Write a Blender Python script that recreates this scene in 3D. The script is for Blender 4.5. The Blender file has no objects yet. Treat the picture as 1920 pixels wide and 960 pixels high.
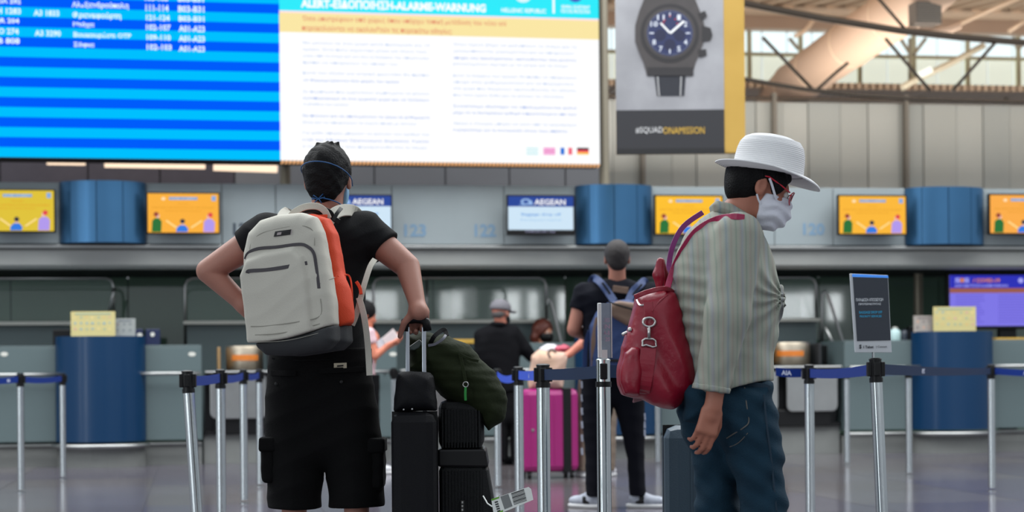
import bpy, math, random
import numpy as np
from mathutils import Matrix, Vector
random.seed(7)
SC = bpy.context.scene
COL = SC.collection
R = math.radians
# ---------------------------------------------------------------- camera
FPX = 3600.0; HX, HY = 960.0, 690.0; CAMZ = 0.95; ROLL = 0.5
cd = bpy.data.cameras.new('camera'); cam = bpy.data.objects.new('camera', cd); COL.objects.link(cam)
cam.location = (0, 0, CAMZ)
cam.rotation_euler = (Matrix.Rotation(R(90), 3, 'X') @ Matrix.Rotation(R(-ROLL), 3, 'Z')).to_euler()
cd.sensor_width = 36; cd.lens = FPX/1920*36; cd.shift_y = (HY-480)/1920; cd.clip_end = 300
cd.dof.use_dof = True; cd.dof.focus_distance = 6.9; cd.dof.aperture_fstop = 3.4
SC.camera = cam
# ---------------------------------------------------------------- world, light, exposure
w = bpy.data.worlds.new('world'); SC.world = w; w.use_nodes = True
nt = w.node_tree; bg = nt.nodes['Background']
tc = nt.nodes.new('ShaderNodeTexCoord'); sp = nt.nodes.new('ShaderNodeSeparateXYZ'); rp = nt.nodes.new('ShaderNodeValToRGB')
nt.links.new(tc.outputs['Generated'], sp.inputs[0]); nt.links.new(sp.outputs['Z'], rp.inputs[0]); nt.links.new(rp.outputs[0], bg.inputs[0])
rp.color_ramp.elements[0].position = 0.0; rp.color_ramp.elements[0].color = (.50, .54, .58, 1)
rp.color_ramp.elements[1].position = 0.7; rp.color_ramp.elements[1].color = (.86, .93, 1, 1)
bg.inputs[1].default_value = 0.95
def area(name, loc, rot, size, power, color):
    l = bpy.data.lights.new(name, 'AREA'); l.shape = 'RECTANGLE'; l.size, l.size_y = size; l.energy = power; l.color = color
    o = bpy.data.objects.new(name, l); COL.objects.link(o); o.location = loc; o.rotation_euler = rot
    o['label'] = 'added area light, unseen source'; return o
area('roof_fill', (7, 27, 3.9), (R(180), 0, 0), (14, 3), 520, (1, .92, .84))  # added fill that brightens the roof underside, not a lamp of the hall
area('overhead_fill', (0, 14, 9.5), (0, 0, 0), (28, 9), 4300, (.98, 1, 1))  # added overhead fill, out of view, lighting desks and queue from above
for x_, y_, w_, p_, rz_ in ((-15, -10, 3.2, 420, -38), (-19, -3, 2.4, 200, -65)):
    area('post_streak_light', (x_, y_, 2.6), (R(90), 0, R(rz_)), (w_, 6.5), p_, (.90, .96, 1))  # added area lights, out of view, giving the steel posts bright streaks
for x_, w_ in ((7.3, 1.1), (9.55, .7), (11.3, .8), (12.15, .3), (13.3, .7), (14.4, .7), (20.9, 1.5), (22.4, .5)):
    area('window_patch_light', (x_, -11, 2.82), (R(90), 0, 0), (w_, .85), 22*w_, (.92, .98, 1))  # added area lights, mirrored as bright window patches in the back glass
vs = SC.view_settings; vs.view_transform = 'Standard'; vs.look = 'None'; vs.exposure = 0.0; vs.gamma = 1.0; vs.use_curve_mapping = False
# ---------------------------------------------------------------- pixel geometry (real positions at real depths)
TH = R(ROLL)
def unroll(px, py):
    u, v = px-HX, HY-py
    return (u*math.cos(TH)+v*math.sin(TH))/FPX, (-u*math.sin(TH)+v*math.cos(TH))/FPX
def W(px, py, Y):
    x, z = unroll(px, py); return np.array((x*Y, Y, CAMZ+z*Y))
def FR(px, py):                       # depth at which a floor point shows at this pixel
    x, z = unroll(px, py); return -CAMZ/z
class Frame:
    def __init__(s, Y0, t, X0=0.0):
        s.t, s.X0, s.Y0 = t, X0, Y0; s.M = Matrix.Translation((X0, Y0, 0)) @ Matrix.Rotation(t, 4, 'Z')
        s.A = np.array(s.M)
    def pix(s, px, py, b):
        x, z = unroll(px, py)
        Y = (b + s.Y0*math.cos(s.t) - s.X0*math.sin(s.t))/(math.cos(s.t)-x*math.sin(s.t))
        X = x*Y
        return ((X-s.X0)*math.cos(s.t)+(Y-s.Y0)*math.sin(s.t), CAMZ+z*Y)
    def p(s, px, py, b):
        a, z = s.pix(px, py, b); return (a, b, z)
    def w(s, a, b, z): return np.array(s.M @ Vector((a, b, z)))
HALL = Frame(19.88, R(9.4)); WORLD = Frame(0, 0)
# ---------------------------------------------------------------- materials
def srgb(c):
    return tuple(((v/255)/12.92 if v/255 <= .04045 else ((v/255+.055)/1.055)**2.4) for v in c)+(1,)
MATS = {}
def mat(name, c, rough=.5, metal=0, var=.0, vscale=8, bump=0, bscale=60, emit=0, coat=0, c2=None, wave=None, alpha=1, trans=0, spec=.5):
    if name in MATS: return MATS[name]
    m = bpy.data.materials.new(name); m.use_nodes = True; n = m.node_tree.nodes; L = m.node_tree.links; b = n['Principled BSDF']
    b.inputs['Base Color'].default_value = srgb(c); b.inputs['Roughness'].default_value = rough; b.inputs['Metallic'].default_value = metal
    b.inputs['Coat Weight'].default_value = coat; b.inputs['Specular IOR Level'].default_value = spec
    b.inputs['Transmission Weight'].default_value = trans; b.inputs['Alpha'].default_value = alpha
    t = n.new('ShaderNodeTexCoord')
    if var or c2:
        no = n.new('ShaderNodeTexNoise'); no.inputs['Scale'].default_value = vscale; no.inputs['Detail'].default_value = 5
        L.new(t.outputs['Object'], no.inputs['Vector'])
        mx = n.new('ShaderNodeMix'); mx.data_type = 'RGBA'; L.new(no.outputs['Fac'], mx.inputs[0])
        cc = srgb(c); k1, k2 = 1-var, 1+var
        mx.inputs[6].default_value = tuple(v*k1 for v in cc[:3])+(1,); mx.inputs[7].default_value = srgb(c2) if c2 else tuple(min(1, v*k2) for v in cc[:3])+(1,)
        L.new(mx.outputs[2], b.inputs['Base Color'])
    if bump:
        no = n.new('ShaderNodeTexNoise'); no.inputs['Scale'].default_value = bscale; no.inputs['Detail'].default_value = 4
        L.new(t.outputs['Object'], no.inputs['Vector']); bu = n.new('ShaderNodeBump'); bu.inputs['Strength'].default_value = bump; bu.inputs['Distance'].default_value = .01
        L.new(no.outputs['Fac'], bu.inputs['Height']); L.new(bu.outputs[0], b.inputs['Normal'])
    if emit:
        b.inputs['Emission Color'].default_value = srgb(c); b.inputs['Emission Strength'].default_value = emit
        b.inputs['Base Color'].default_value = (0.01, .01, .01, 1); b.inputs['Specular IOR Level'].default_value = .1
    if wave:                                           # woven stripes: (axis, scale, colour)
        ax, sc, col = wave; wv = n.new('ShaderNodeTexWave'); wv.bands_direction = ax; wv.inputs['Scale'].default_value = sc; wv.inputs['Distortion'].default_value = 1.2; wv.inputs['Detail'].default_value = 1; wv.inputs['Detail Scale'].default_value=.6
        L.new(t.outputs['Object'], wv.inputs['Vector']); mx = n.new('ShaderNodeMix'); mx.data_type = 'RGBA'
        pw = n.new('ShaderNodeMath'); pw.operation = 'POWER'; pw.inputs[1].default_value = 3; L.new(wv.outputs['Fac'], pw.inputs[0]); L.new(pw.outputs[0], mx.inputs[0])
        mx.inputs[6].default_value = srgb(c); mx.inputs[7].default_value = srgb(col); L.new(mx.outputs[2], b.inputs['Base Color'])
    MATS[name] = m; return m
def em(name, c, s=1.0): return mat('screen_'+name, c, .4, emit=s)
# ---------------------------------------------------------------- geometry collector
class G:
    def __init__(s): s.v = []; s.f = []; s.m = []; s.mi = 0
    def add(s, vs, fs):
        o = len(s.v); s.v += [tuple(map(float, q)) for q in vs]; s.f += [tuple(i+o for i in f) for f in fs]; s.m += [s.mi]*len(fs); return s
    def box(s, lo, hi):
        (x0, y0, z0), (x1, y1, z1) = lo, hi
        x0, x1 = min(x0, x1), max(x0, x1); y0, y1 = min(y0, y1), max(y0, y1); z0, z1 = min(z0, z1), max(z0, z1)
        return s.add([(x0,y0,z0),(x1,y0,z0),(x1,y1,z0),(x0,y1,z0),(x0,y0,z1),(x1,y0,z1),(x1,y1,z1),(x0,y1,z1)],
                     [(0,3,2,1),(4,5,6,7),(0,1,5,4),(1,2,6,5),(2,3,7,6),(3,0,4,7)])
    def prism(s, poly, d, lo, hi):                     # poly of 2D points; extruded along axis d
        n = len(poly); ar = sum(poly[i][0]*poly[(i+1)%n][1]-poly[(i+1)%n][0]*poly[i][1] for i in range(n))
        if ar < 0: poly = poly[::-1]
        def q(p, h): return {2: (p[0], p[1], h), 1: (p[0], h, p[1]), 0: (h, p[0], p[1])}[d]
        vs = [q(p, lo) for p in poly]+[q(p, hi) for p in poly]
        fs = [tuple(range(n))[::-1], tuple(range(n, 2*n))]+[(i, (i+1)%n, n+(i+1)%n, n+i) for i in range(n)]
        if d == 1: fs = [f[::-1] for f in fs]
        return s.add(vs, fs)
    def tube(s, pts, r, n=10, cap=True, flat=None):    # flat=(w,h) gives a ribbon section
        pts = [np.array(p, float) for p in pts]; m = len(pts); rr = r if hasattr(r, '__len__') else [r]*m
        vs = []; up = None
        for i, p in enumerate(pts):
            t = pts[min(i+1, m-1)]-pts[max(i-1, 0)]; t = t/(np.linalg.norm(t)+1e-9)
            if up is None:
                up = np.array((0, 0, 1.)) if abs(t[2]) < .9 else np.array((0, 1., 0))
            x = np.cross(t, up); x /= np.linalg.norm(x)+1e-9; y = np.cross(x, t); up = y
            for k in range(n):
                a = 2*math.pi*k/n; ca, sa = math.cos(a), math.sin(a)
                if flat:
                    q = max(abs(ca), abs(sa)); ca, sa = ca/q*flat[0], sa/q*flat[1]
                    vs.append(p+x*ca+y*sa)
                else: vs.append(p+(x*ca+y*sa)*rr[i])
        fs = [(i*n+k, i*n+(k+1)%n, (i+1)*n+(k+1)%n, (i+1)*n+k) for i in range(m-1) for k in range(n)]
        if cap: fs += [tuple(range(n))[::-1], tuple((m-1)*n+k for k in range(n))]
        return s.add(vs, fs)
    def lathe(s, prof, c=(0, 0, 0), n=24, a0=0, a1=2*math.pi, M=None, fn=None):
        full = abs(a1-a0-2*math.pi) < 1e-6; k = n if full else n+1; vs = []
        for (r, z) in prof:
            for i in range(k):
                a = a0+(a1-a0)*i/n; q = np.array((r*math.cos(a), r*math.sin(a), z))
                if fn is not None: q = np.array(fn(q, r, a))
                if M is not None: q = np.array(M) @ q
                vs.append(q+np.array(c))
        fs = []
        for j in range(len(prof)-1):
            for i in range(n if full else n):
                i2 = (i+1) % k; fs.append((j*k+i, j*k+i2, (j+1)*k+i2, (j+1)*k+i))
        if full:
            if prof[0][0] > 1e-5: fs.append(tuple(range(k))[::-1])
            if prof[-1][0] > 1e-5: fs.append(tuple((len(prof)-1)*k+i for i in range(k)))
        return s.add(vs, fs)
    def cyl(s, c, r, z0, z1, n=20): return s.lathe([(r, z0), (r, z1)], (c[0], c[1], 0), n)
    def xf(s, fn): s.v = [tuple(fn(np.array(q))) for q in s.v]; return s
# ---------------------------------------------------------------- objects
ROOTM = {}
def tag(o, label=None, cat=None, group=None, kind=None):
    if label: o['label'] = label
    if cat: o['category'] = cat
    if group: o['group'] = group
    if kind: o['kind'] = kind
    return o
def thing(name, label, cat, base, frame=WORLD, group=None, kind=None):
    o = bpy.data.objects.new(name, None); COL.objects.link(o); o.empty_display_size = .1
    M = frame.M @ Matrix.Translation(base); o.matrix_world = M
    o.location = M.to_translation(); o.rotation_euler = M.to_euler()
    ROOTM[o.name] = M; return tag(o, label, cat, group, kind)
def part(parent, name, g, m, frame=WORLD, label=None, bevel=0, smooth=False, kind=None):
    if isinstance(g, G): v, f, mi = np.array(g.v, float), g.f, g.m
    else: v, f = g; mi = None
    M = ROOTM[parent.name]; T = np.array(M.inverted() @ frame.M)
    v = v @ T[:3, :3].T + T[:3, 3]
    me = bpy.data.meshes.new(name)
    if isinstance(f, np.ndarray):
        me.vertices.add(len(v)); me.vertices.foreach_set('co', v.astype(np.float32).ravel())
        me.loops.add(f.size); me.loops.foreach_set('vertex_index', f.astype(np.int32).ravel())
        me.polygons.add(len(f)); me.polygons.foreach_set('loop_start', np.arange(0, f.size, f.shape[1], dtype=np.int32))
        me.update(calc_edges=True)
    else: me.from_pydata(v.tolist(), [], f)
    ms = m if isinstance(m, (list, tuple)) else [m]
    for q in ms: me.materials.append(q)
    if len(ms) > 1 and mi is not None: me.polygons.foreach_set('material_index', mi)
    o = bpy.data.objects.new(name, me); COL.objects.link(o); o.parent = parent; ROOTM[o.name] = M
    if smooth:
        me.shade_smooth()
        if smooth == 'auto': me.set_sharp_from_angle(angle=R(38))
    if bevel:
        bv = o.modifiers.new('bevel', 'BEVEL'); bv.width = bevel; bv.segments = 2; bv.limit_method = 'ANGLE'; bv.angle_limit = R(40)
    if label: o['label'] = label
    if kind: o['kind'] = kind
    return o
def solo(name, label, cat, base, g, m, frame=WORLD, group=None, kind=None, **k):
    """a thing that is one mesh"""
    M = frame.M @ Matrix.Translation(base); h = bpy.data.objects.new('tmp', None); ROOTM['tmp'] = M; h.name = 'tmp'; ROOTM[h.name] = M
    o = part(h, name, g, m, frame, **k); o.parent = None; bpy.data.objects.remove(h)
    o.location = M.to_translation(); o.rotation_euler = M.to_euler(); return tag(o, label, cat, group, kind)
def dup(root, loc, label=None, rz=None):
    def cp(o, par):
        c = o.copy(); COL.objects.link(c); c.parent = par
        for ch in o.children: cp(ch, c)
        return c
    r = cp(root, None); r.location = loc
    if rz is not None: r.rotation_euler = (0, 0, rz)
    if label: r['label'] = label
    return r
# ---------------------------------------------------------------- flat print on a plane b = const of a frame
def rectp(F, x0, y0, x1, y1, b, th=.002):
    """thin plate whose front face fills the pixel rectangle on plane b"""
    c = [F.pix(x, y, b) for x, y in ((x0, (y0+y1)/2), (x1, (y0+y1)/2), ((x0+x1)/2, y0), ((x0+x1)/2, y1))]
    return G().box((c[0][0], b, c[3][1]), (c[1][0], b+th, c[2][1]))
def polyp(F, pts, b, th=.002, g=None):
    g = g or G(); return g.prism([F.pix(x, y, b) for x, y in pts], 1, b, b+th)
def ellp(F, cx, cy, rx, ry, b, n=18, th=.002, g=None):
    return polyp(F, [(cx+rx*math.cos(2*math.pi*i/n), cy+ry*math.sin(2*math.pi*i/n)) for i in range(n)], b, th, g)
TC = {}
def textmesh(s, bold=0):
    if (s, bold) in TC: return TC[(s, bold)]
    cu = bpy.data.curves.new('t', 'FONT'); cu.body = s; cu.size = 1; cu.resolution_u = 2; cu.offset = bold
    o = bpy.data.objects.new('t', cu); COL.objects.link(o)
    me = bpy.data.meshes.new_from_object(o.evaluated_get(bpy.context.evaluated_depsgraph_get()))
    v = np.array([q.co[:] for q in me.vertices]); f = [tuple(p.vertices) for p in me.polygons]
    bpy.data.objects.remove(o); bpy.data.curves.remove(cu); bpy.data.meshes.remove(me)
    TC[(s, bold)] = (v, f); return v, f
def textg(F, s, x0, y0, x1, y1, b, bold=0.012, g=None):
    """lettering fitted into the pixel box on plane b"""
    g = g or G(); v, f = textmesh(s, bold)
    if not len(v): return g
    a0, _ = F.pix(x0, (y0+y1)/2, b); a1, _ = F.pix(x1, (y0+y1)/2, b)
    z1 = F.pix((x0+x1)/2, y0, b)[1]; z0 = F.pix((x0+x1)/2, y1, b)[1]
    mn, mx = v.min(0), v.max(0); d = np.maximum(mx-mn, 1e-6)
    q = (v-mn)/d
    return g.add([(a0+(a1-a0)*p[0], b, z0+(z1-z0)*p[1]) for p in q], f)
# ---------------------------------------------------------------- implicit surfaces (for bodies, cloth, bags)
def A_(p): return np.array(p, np.float32)
def cap(a, b, ra, rb=None):
    a, b = A_(a), A_(b); rb = ra if rb is None else rb; d = b-a; L = float(d@d)+1e-12
    def f(p):
        q = p-a; h = np.clip(q@d/L, 0, 1); return np.sqrt(((q-h[:, None]*d)**2).sum(1))-(ra+(rb-ra)*h)
    return f
def chain(pts, rs, k=.0):
    fs = [cap(pts[i], pts[i+1], rs[i], rs[i+1]) for i in range(len(pts)-1)]
    return U(k, *fs)
def ell(c, r, M=None):
    c, r = A_(c), A_(r); M = None if M is None else np.array(M, np.float32)
    def f(p):
        q = p-c
        if M is not None: q = q@M
        k0 = np.sqrt(((q/r)**2).sum(1)); k1 = np.sqrt(((q/(r*r))**2).sum(1))+1e-9
        return k0*(k0-1)/k1
    return f
def rbox(c, h, r, M=None):
    c, h = A_(c), A_(h)-r; M = None if M is None else np.array(M, np.float32)
    def f(p):
        q = p-c
        if M is not None: q = q@M
        q = np.abs(q)-h; return np.sqrt((np.maximum(q, 0)**2).sum(1))+np.minimum(q.max(1), 0)-r
    return f
def half(c, n):
    c, n = A_(c), A_(n)/np.linalg.norm(n)
    return lambda p: (p-c)@n
def pillow(pts, Y, hy, R_, pix=True, M=None, o=None):
    """closed outline (pixels at depth Y, or metres) inflated to half thickness hy with edge radius R_"""
    P = np.array([[*W(x, y, Y)[[0, 2]]] if pix else (x, y) for x, y in pts], np.float32); Q = np.roll(P, -1, 0)
    M = None if M is None else np.array(M, np.float32); o = None if o is None else A_(o); Yc = Y if pix else 0.0
    def f(p):
        q3 = p if o is None else p-o
        if M is not None: q3 = q3@M
        x, z = q3[:, 0], q3[:, 2]; dd = np.full(len(p), 1e9, np.float32); ins = np.zeros(len(p), bool)
        for a, b in zip(P, Q):
            e = b-a; wx, wz = x-a[0], z-a[1]; h = np.clip((wx*e[0]+wz*e[1])/(e@e+1e-12), 0, 1)
            dd = np.minimum(dd, (wx-e[0]*h)**2+(wz-e[1]*h)**2)
            c = (a[1] > z) != (b[1] > z); t = a[0]+(z-a[1])*e[0]/(e[1] if abs(e[1]) > 1e-9 else 1e-9); ins ^= c & (x < t)
        d2 = np.sqrt(dd)*np.where(ins, -1, 1); dy = np.abs(q3[:, 1]-Yc)-hy
        a, b = d2+R_, dy+min(R_, hy)
        s_ = min(R_, hy)/R_ if R_ > hy else 1
        a = a*s_ if s_ < 1 else a
        return np.minimum(np.maximum(a, b), 0)+np.sqrt(np.maximum(a, 0)**2+np.maximum(b, 0)**2)-min(R_, hy)
    return f
def stack(rows, M=None, o=None, e=2.0):
    """sections (t, cx, cy, rx, ry) along local z, superellipse exponent e"""
    rows = sorted(rows); T = np.array([r[0] for r in rows], float); C = np.array(rows, float)[:, 1:]
    tt = np.linspace(T[0], T[-1], 120); 
    # smooth the piecewise-linear table a little
    K = np.stack([np.interp(tt, T, C[:, i]) for i in range(4)], 1)
    for _ in range(10): K[1:-1] = (K[:-2]+2*K[1:-1]+K[2:])/4
    M = None if M is None else np.array(M, np.float32); o = None if o is None else A_(o)
    def f(p):
        q = p if o is None else p-o
        if M is not None: q = q@M
        z = q[:, 2]; cx, cy, rx, ry = (np.interp(z, tt, K[:, i]) for i in range(4))
        x, y = np.abs(q[:, 0]-cx)/rx, np.abs(q[:, 1]-cy)/ry
        k0 = (x**e+y**e)**(1/e)
        g = np.sqrt((x/rx)**2+(y/ry)**2)+1e-9
        d2 = np.where(k0 > .3, (k0-1)*k0/g, (k0-1)*np.minimum(rx, ry))
        if e != 2.0: d2 = (k0-1)*np.minimum(rx, ry)
        dz = np.maximum(tt[0]-z, z-tt[-1]); r = .02
        a, b = d2+r, dz+r
        return np.minimum(np.maximum(a, b), 0)+np.sqrt(np.maximum(a, 0)**2+np.maximum(b, 0)**2)-r
    return f
def U(k, *fs):
    def f(p):
        d = fs[0](p)
        for g in fs[1:]:
            e = g(p)
            if k > 0: h = np.maximum(k-np.abs(d-e), 0)/k; d = np.minimum(d, e)-h*h*k*.25
            else: d = np.minimum(d, e)
        return d
    return f
def I(k, *fs):
    g = U(k, *[(lambda h: (lambda p: -h(p)))(x) for x in fs]); return lambda p: -g(p)
def SUB(k, a, b): return I(k, a, lambda p: -b(p))
def OFF(f, d): return lambda p: f(p)-d
def FOLD(f, fn): return lambda p: f(p)+fn(p)
def folds(amp, fz, fx, seed=0.0, dirs=None):
    """cloth creases: warped sines"""
    def g(p):
        x, y, z = p[:, 0], p[:, 1], p[:, 2]
        w1 = np.sin(x*fx*.6+seed)+np.sin(y*fx*.7+seed*2.1)+.6*np.sin((x-z)*fx*.5+seed*.7)
        a = np.sin(z*fz+w1*1.6+seed); b = np.sin(z*fz*.47+x*fx+w1+seed*1.7)
        return amp*(.6*np.abs(a)+.4*b-.3)
    return g
def smesh(f, lo, hi, h):
    lo, hi = np.array(lo, float), np.array(hi, float); B = 8
    nb = np.ceil((hi-lo)/(h*B)).astype(int)+1; n = nb*B
    ax = [lo[i]+h*np.arange(n[i]) for i in range(3)]
    bc = np.stack(np.meshgrid(*[lo[i]+h*B*(np.arange(nb[i])+.5)-h/2 for i in range(3)], indexing='ij'), -1).reshape(-1, 3)
    dc = f(bc.astype(np.float32)); D = np.repeat(np.repeat(np.repeat(np.where(dc < 0, -1., 1.).reshape(nb).astype(np.float32), B, 0), B, 1), B, 2)
    act = np.argwhere((np.abs(dc) < h*B*.87*1.7).reshape(nb))
    off = np.stack(np.meshgrid(*[np.arange(B)]*3, indexing='ij'), -1).reshape(-1, 3)
    for c0 in range(0, len(act), 1200):
        idx = (act[c0:c0+1200, None, :]*B+off[None]).reshape(-1, 3)
        P = (lo+idx*h).astype(np.float32); D[idx[:, 0], idx[:, 1], idx[:, 2]] = f(P)
    D[0], D[-1] = 1, 1; D[:, 0], D[:, -1] = 1, 1; D[:, :, 0], D[:, :, -1] = 1, 1
    S = D < 0; c = [slice(0, -1), slice(1, None)]
    cnt = sum(S[c[i], c[j], c[k]].astype(np.int8) for i in (0, 1) for j in (0, 1) for k in (0, 1))
    cells = np.argwhere((cnt > 0) & (cnt < 8)); idm = np.full(cnt.shape, -1, np.int32); idm[tuple(cells.T)] = np.arange(len(cells))
    acc = np.zeros((len(cells), 3)); num = np.zeros(len(cells))
    for d in range(3):
        o1, o2 = [q for q in range(3) if q != d]
        for i in (0, 1):
            for j in (0, 1):
                a = cells.copy(); a[:, o1] += i; a[:, o2] += j; b = a.copy(); b[:, d] += 1
                da, db = D[tuple(a.T)], D[tuple(b.T)]; m = (da < 0) != (db < 0)
                t = np.where(m, da/(da-db+1e-12), 0); q = (a-cells).astype(float); q[:, d] += t
                acc[m] += q[m]; num[m] += 1
    V = lo+(cells+acc/num[:, None])*h; F = []
    for d in range(3):
        o1, o2 = [(1, 2), (2, 0), (0, 1)][d]
        sl = [slice(1, -1)]*3; sl[d] = slice(0, -1); s2 = list(sl); s2[d] = slice(1, None)
        A, Bq = S[tuple(sl)], S[tuple(s2)]; e = np.argwhere(A != Bq); fl = A[tuple(e.T)]
        off0 = np.ones(3, int); off0[d] = 0; e = e+off0
        def cell(i, j): q = e.copy(); q[:, o1] -= i; q[:, o2] -= j; return idm[tuple(q.T)]
        q = np.stack([cell(1, 1), cell(0, 1), cell(0, 0), cell(1, 0)], 1); q[~fl] = q[~fl][:, ::-1]; F.append(q)
    F = np.concatenate(F); return V, F[(F >= 0).all(1)]
def sp_(parent, name, f, lo, hi, h, m, **k): return part(parent, name, smesh(f, lo, hi, h), m, smooth=True, **k)
# ================================================================ materials
M_floor = mat('floor_stone', (80, 76, 84), .16, var=.12, vscale=2.5, spec=.6)
M_joint = mat('floor_joint', (60, 58, 62), .6)
M_panel = mat('desk_panel', (84, 98, 100), .38, var=.05, vscale=3)
M_plinth = mat('plinth', (112, 114, 112), .5, var=.12, vscale=5)
M_blue = mat('blue_paint', (0, 44, 78), .34, var=.05, vscale=2, coat=.1, spec=.35)
M_bluegloss = mat('blue_gloss', (60, 104, 142), .30, metal=.7, var=.15, vscale=1.5)
M_chrome = mat('chrome', (205, 210, 212), .18, metal=1, var=.04)
M_steel = mat('steel', (165, 166, 165), .32, metal=1, var=.15, vscale=6)
M_darksteel = mat('dark_steel', (205, 192, 172), .42, metal=1, var=.35, vscale=9)
M_fascia = mat('fascia_metal', (142, 151, 154), .42, metal=.25, var=.10, vscale=2.2)
M_soffit = mat('soffit', (166, 168, 165), .6, var=.05)
M_black = mat('black_plastic', (9, 9, 11), .4, spec=.3)
M_dark = mat('dark_void', (30, 32, 36), .7)
M_glasswall = mat('back_glass', (108, 136, 118), .035, var=.06, vscale=1.2, spec=.8, coat=.3)
M_white = mat('white_trim', (200, 200, 192), .45)
M_greyblack = mat('dark_panel', (98, 98, 102), .5, var=.12, vscale=2)
M_rib = mat('far_panel', (150, 152, 148), .6, var=.06, vscale=1.4)
M_beige = mat('roof_beige', (236, 212, 186), .7, var=.08, vscale=2)
M_truss = mat('truss_paint', (70, 60, 50), .6)
M_duct = mat('duct', (214, 184, 160), .6, var=.04, vscale=2)
H = HALL
# ================================================================ floor
fl = thing('floor', 'polished grey violet stone floor', None, (0, 0, 0), kind='structure')
part(fl, 'slab', G().box((-16, -4, -.2), (18, 40, -.001)), M_floor)
ri = random.Random(3); tm = [mat('floor_tile_'+w_, c, .15, var=.14, vscale=3, spec=.6) for w_, c in (('violet', (80, 76, 86)), ('warm', (87, 82, 84)), ('pale', (90, 86, 90)))]
for i in range(-6, 7):
    for j in range(7):
        a0, b1 = i*1.2, .1-j*1.2
        part(fl, 'tile', G().box((a0+.004, b1-1.196, -.001), (a0+1.196, b1, .003)), tm[ri.choice((0, 0, 0, 1, 2))], H)
# ================================================================ desks
ZP0, ZP1, ZK0, ZK1 = .255, 1.19, .255, 1.30
def arc(a0, a1, b, bulge, n=16, s0=0, s1=1):
    c, r = (a0+a1)/2, (a1-a0)/2
    return [(c-r*math.cos(math.pi*t), b-bulge*math.sin(math.pi*t)) for t in [s0+(s1-s0)*i/n for i in range(n+1)]]
def desk(label, px0, px1, kiosk=None, hand=None, stick=()):
    a0, a1 = H.pix(px0, 740, 0)[0], H.pix(px1, 740, 0)[0]
    r = thing('check_in_desk', label, 'desk', ((a0+a1)/2, 0, 0), H, 'check-in desks along the hall')
    if kiosk:
        k0, k1 = H.pix(kiosk[0], 730, -.1)[0], H.pix(kiosk[1], 730, -.1)[0]
        A = arc(k0, k1, 0, .34); A2 = arc(k0-.0, k1+.0, .06, .34); A3 = arc(k0-.03, k1+.03, -.05, .34)
        [part(r, 'front_panel', G().box((q0, 0, ZP0), (q1, .03, ZP1)), M_panel, H, bevel=.004) for q0, q1 in ((a0, k0), (k1, a1))]
        part(r, 'carcass', G().box((a0+.005, .03, ZP0), (a1-.005, .75, ZP1-.02)), M_panel, H)
        part(r, 'plinth', G().prism(A2, 2, .003, .19).box((a0, .07, .003), (a1, .7, .19)), M_plinth, H)
        part(r, 'rounded_front', G().prism(A, 2, ZK0, ZK1), M_blue, H, smooth='auto', label='glossy dark blue rounded front')
        part(r, 'bumper_rail', G().tube([(a0, -.05, .215)]+[(x, y, .215) for x, y in A3]+[(a1, -.05, .215)], .022), M_steel, H, smooth=True)
        part(r, 'shelf_band', G().prism(arc(k0, k1, 0, .33), 2, .19, .23), M_steel, H, smooth='auto')
        rails = [(a0, k0+.16), (k1-.14, a1)]
    else:
        part(r, 'front_panel', G().box((a0, 0, ZP0), (a1, .03, ZP1)), M_panel, H, bevel=.004)
        part(r, 'carcass', G().box((a0+.005, .03, ZP0), (a1-.005, .75, ZP1-.02)), M_panel, H)
        part(r, 'plinth', G().box((a0, .07, .003), (a1, .7, .19)), M_plinth, H)
        part(r, 'bumper_rail', G().tube([(a0, -.05, .215), (a1, -.05, .215)], .022), M_steel, H, smooth=True)
        rails = [(a0, a1)]
    [part(r, 'side_panel', G().box((q0, .02, ZP0), (q0+.025, .76, ZP1)), M_panel, H) for q0 in (a1-.02, a0-.005)]
    part(r, 'worktop', G().box((a0, .0, ZP1), (a1, .78, ZP1+.02)), M_panel, H, bevel=.004)
    for x0, x1 in (hand if hand is not None else rails):
        part(r, 'hand_rail', G().tube([(x0, -.13, .925), (x1, -.13, .925)], .02), M_steel, H, smooth=True)
        for q in (x0+.15, x1-.12): part(r, 'rail_bracket', G().tube([(q, -.13, .92), (q, 0.01, .9)], .01, 8), M_steel, H)
    for x in stick:
        part(r, 'oval_sticker', ellp(H, x, 664, 7, 4, -.003), M_white, H, label='small white oval sticker')
    return r
def A0(px, b=0): return H.pix(px, 740, b)[0]
desk('grey check-in desk at the left, with dark blue rounded front', -220, 378, (103, 273), hand=[(A0(-220), A0(131, -.13)), (A0(239, -.13), A0(376))], stick=(8, 360))
desk('grey check-in desk behind the woman in pink with papers', 560, 744, None, stick=(737,))
desk('grey check-in desk behind the pink suitcase, blue rounded end', 900, 1290, (1082, 1242))
desk('grey check-in desk at the right, below the purple screen', 1584, 2120, (1716, 1866), hand=[(A0(1586), A0(1753, -.13)), (A0(1846, -.13), A0(2110))])
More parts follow.
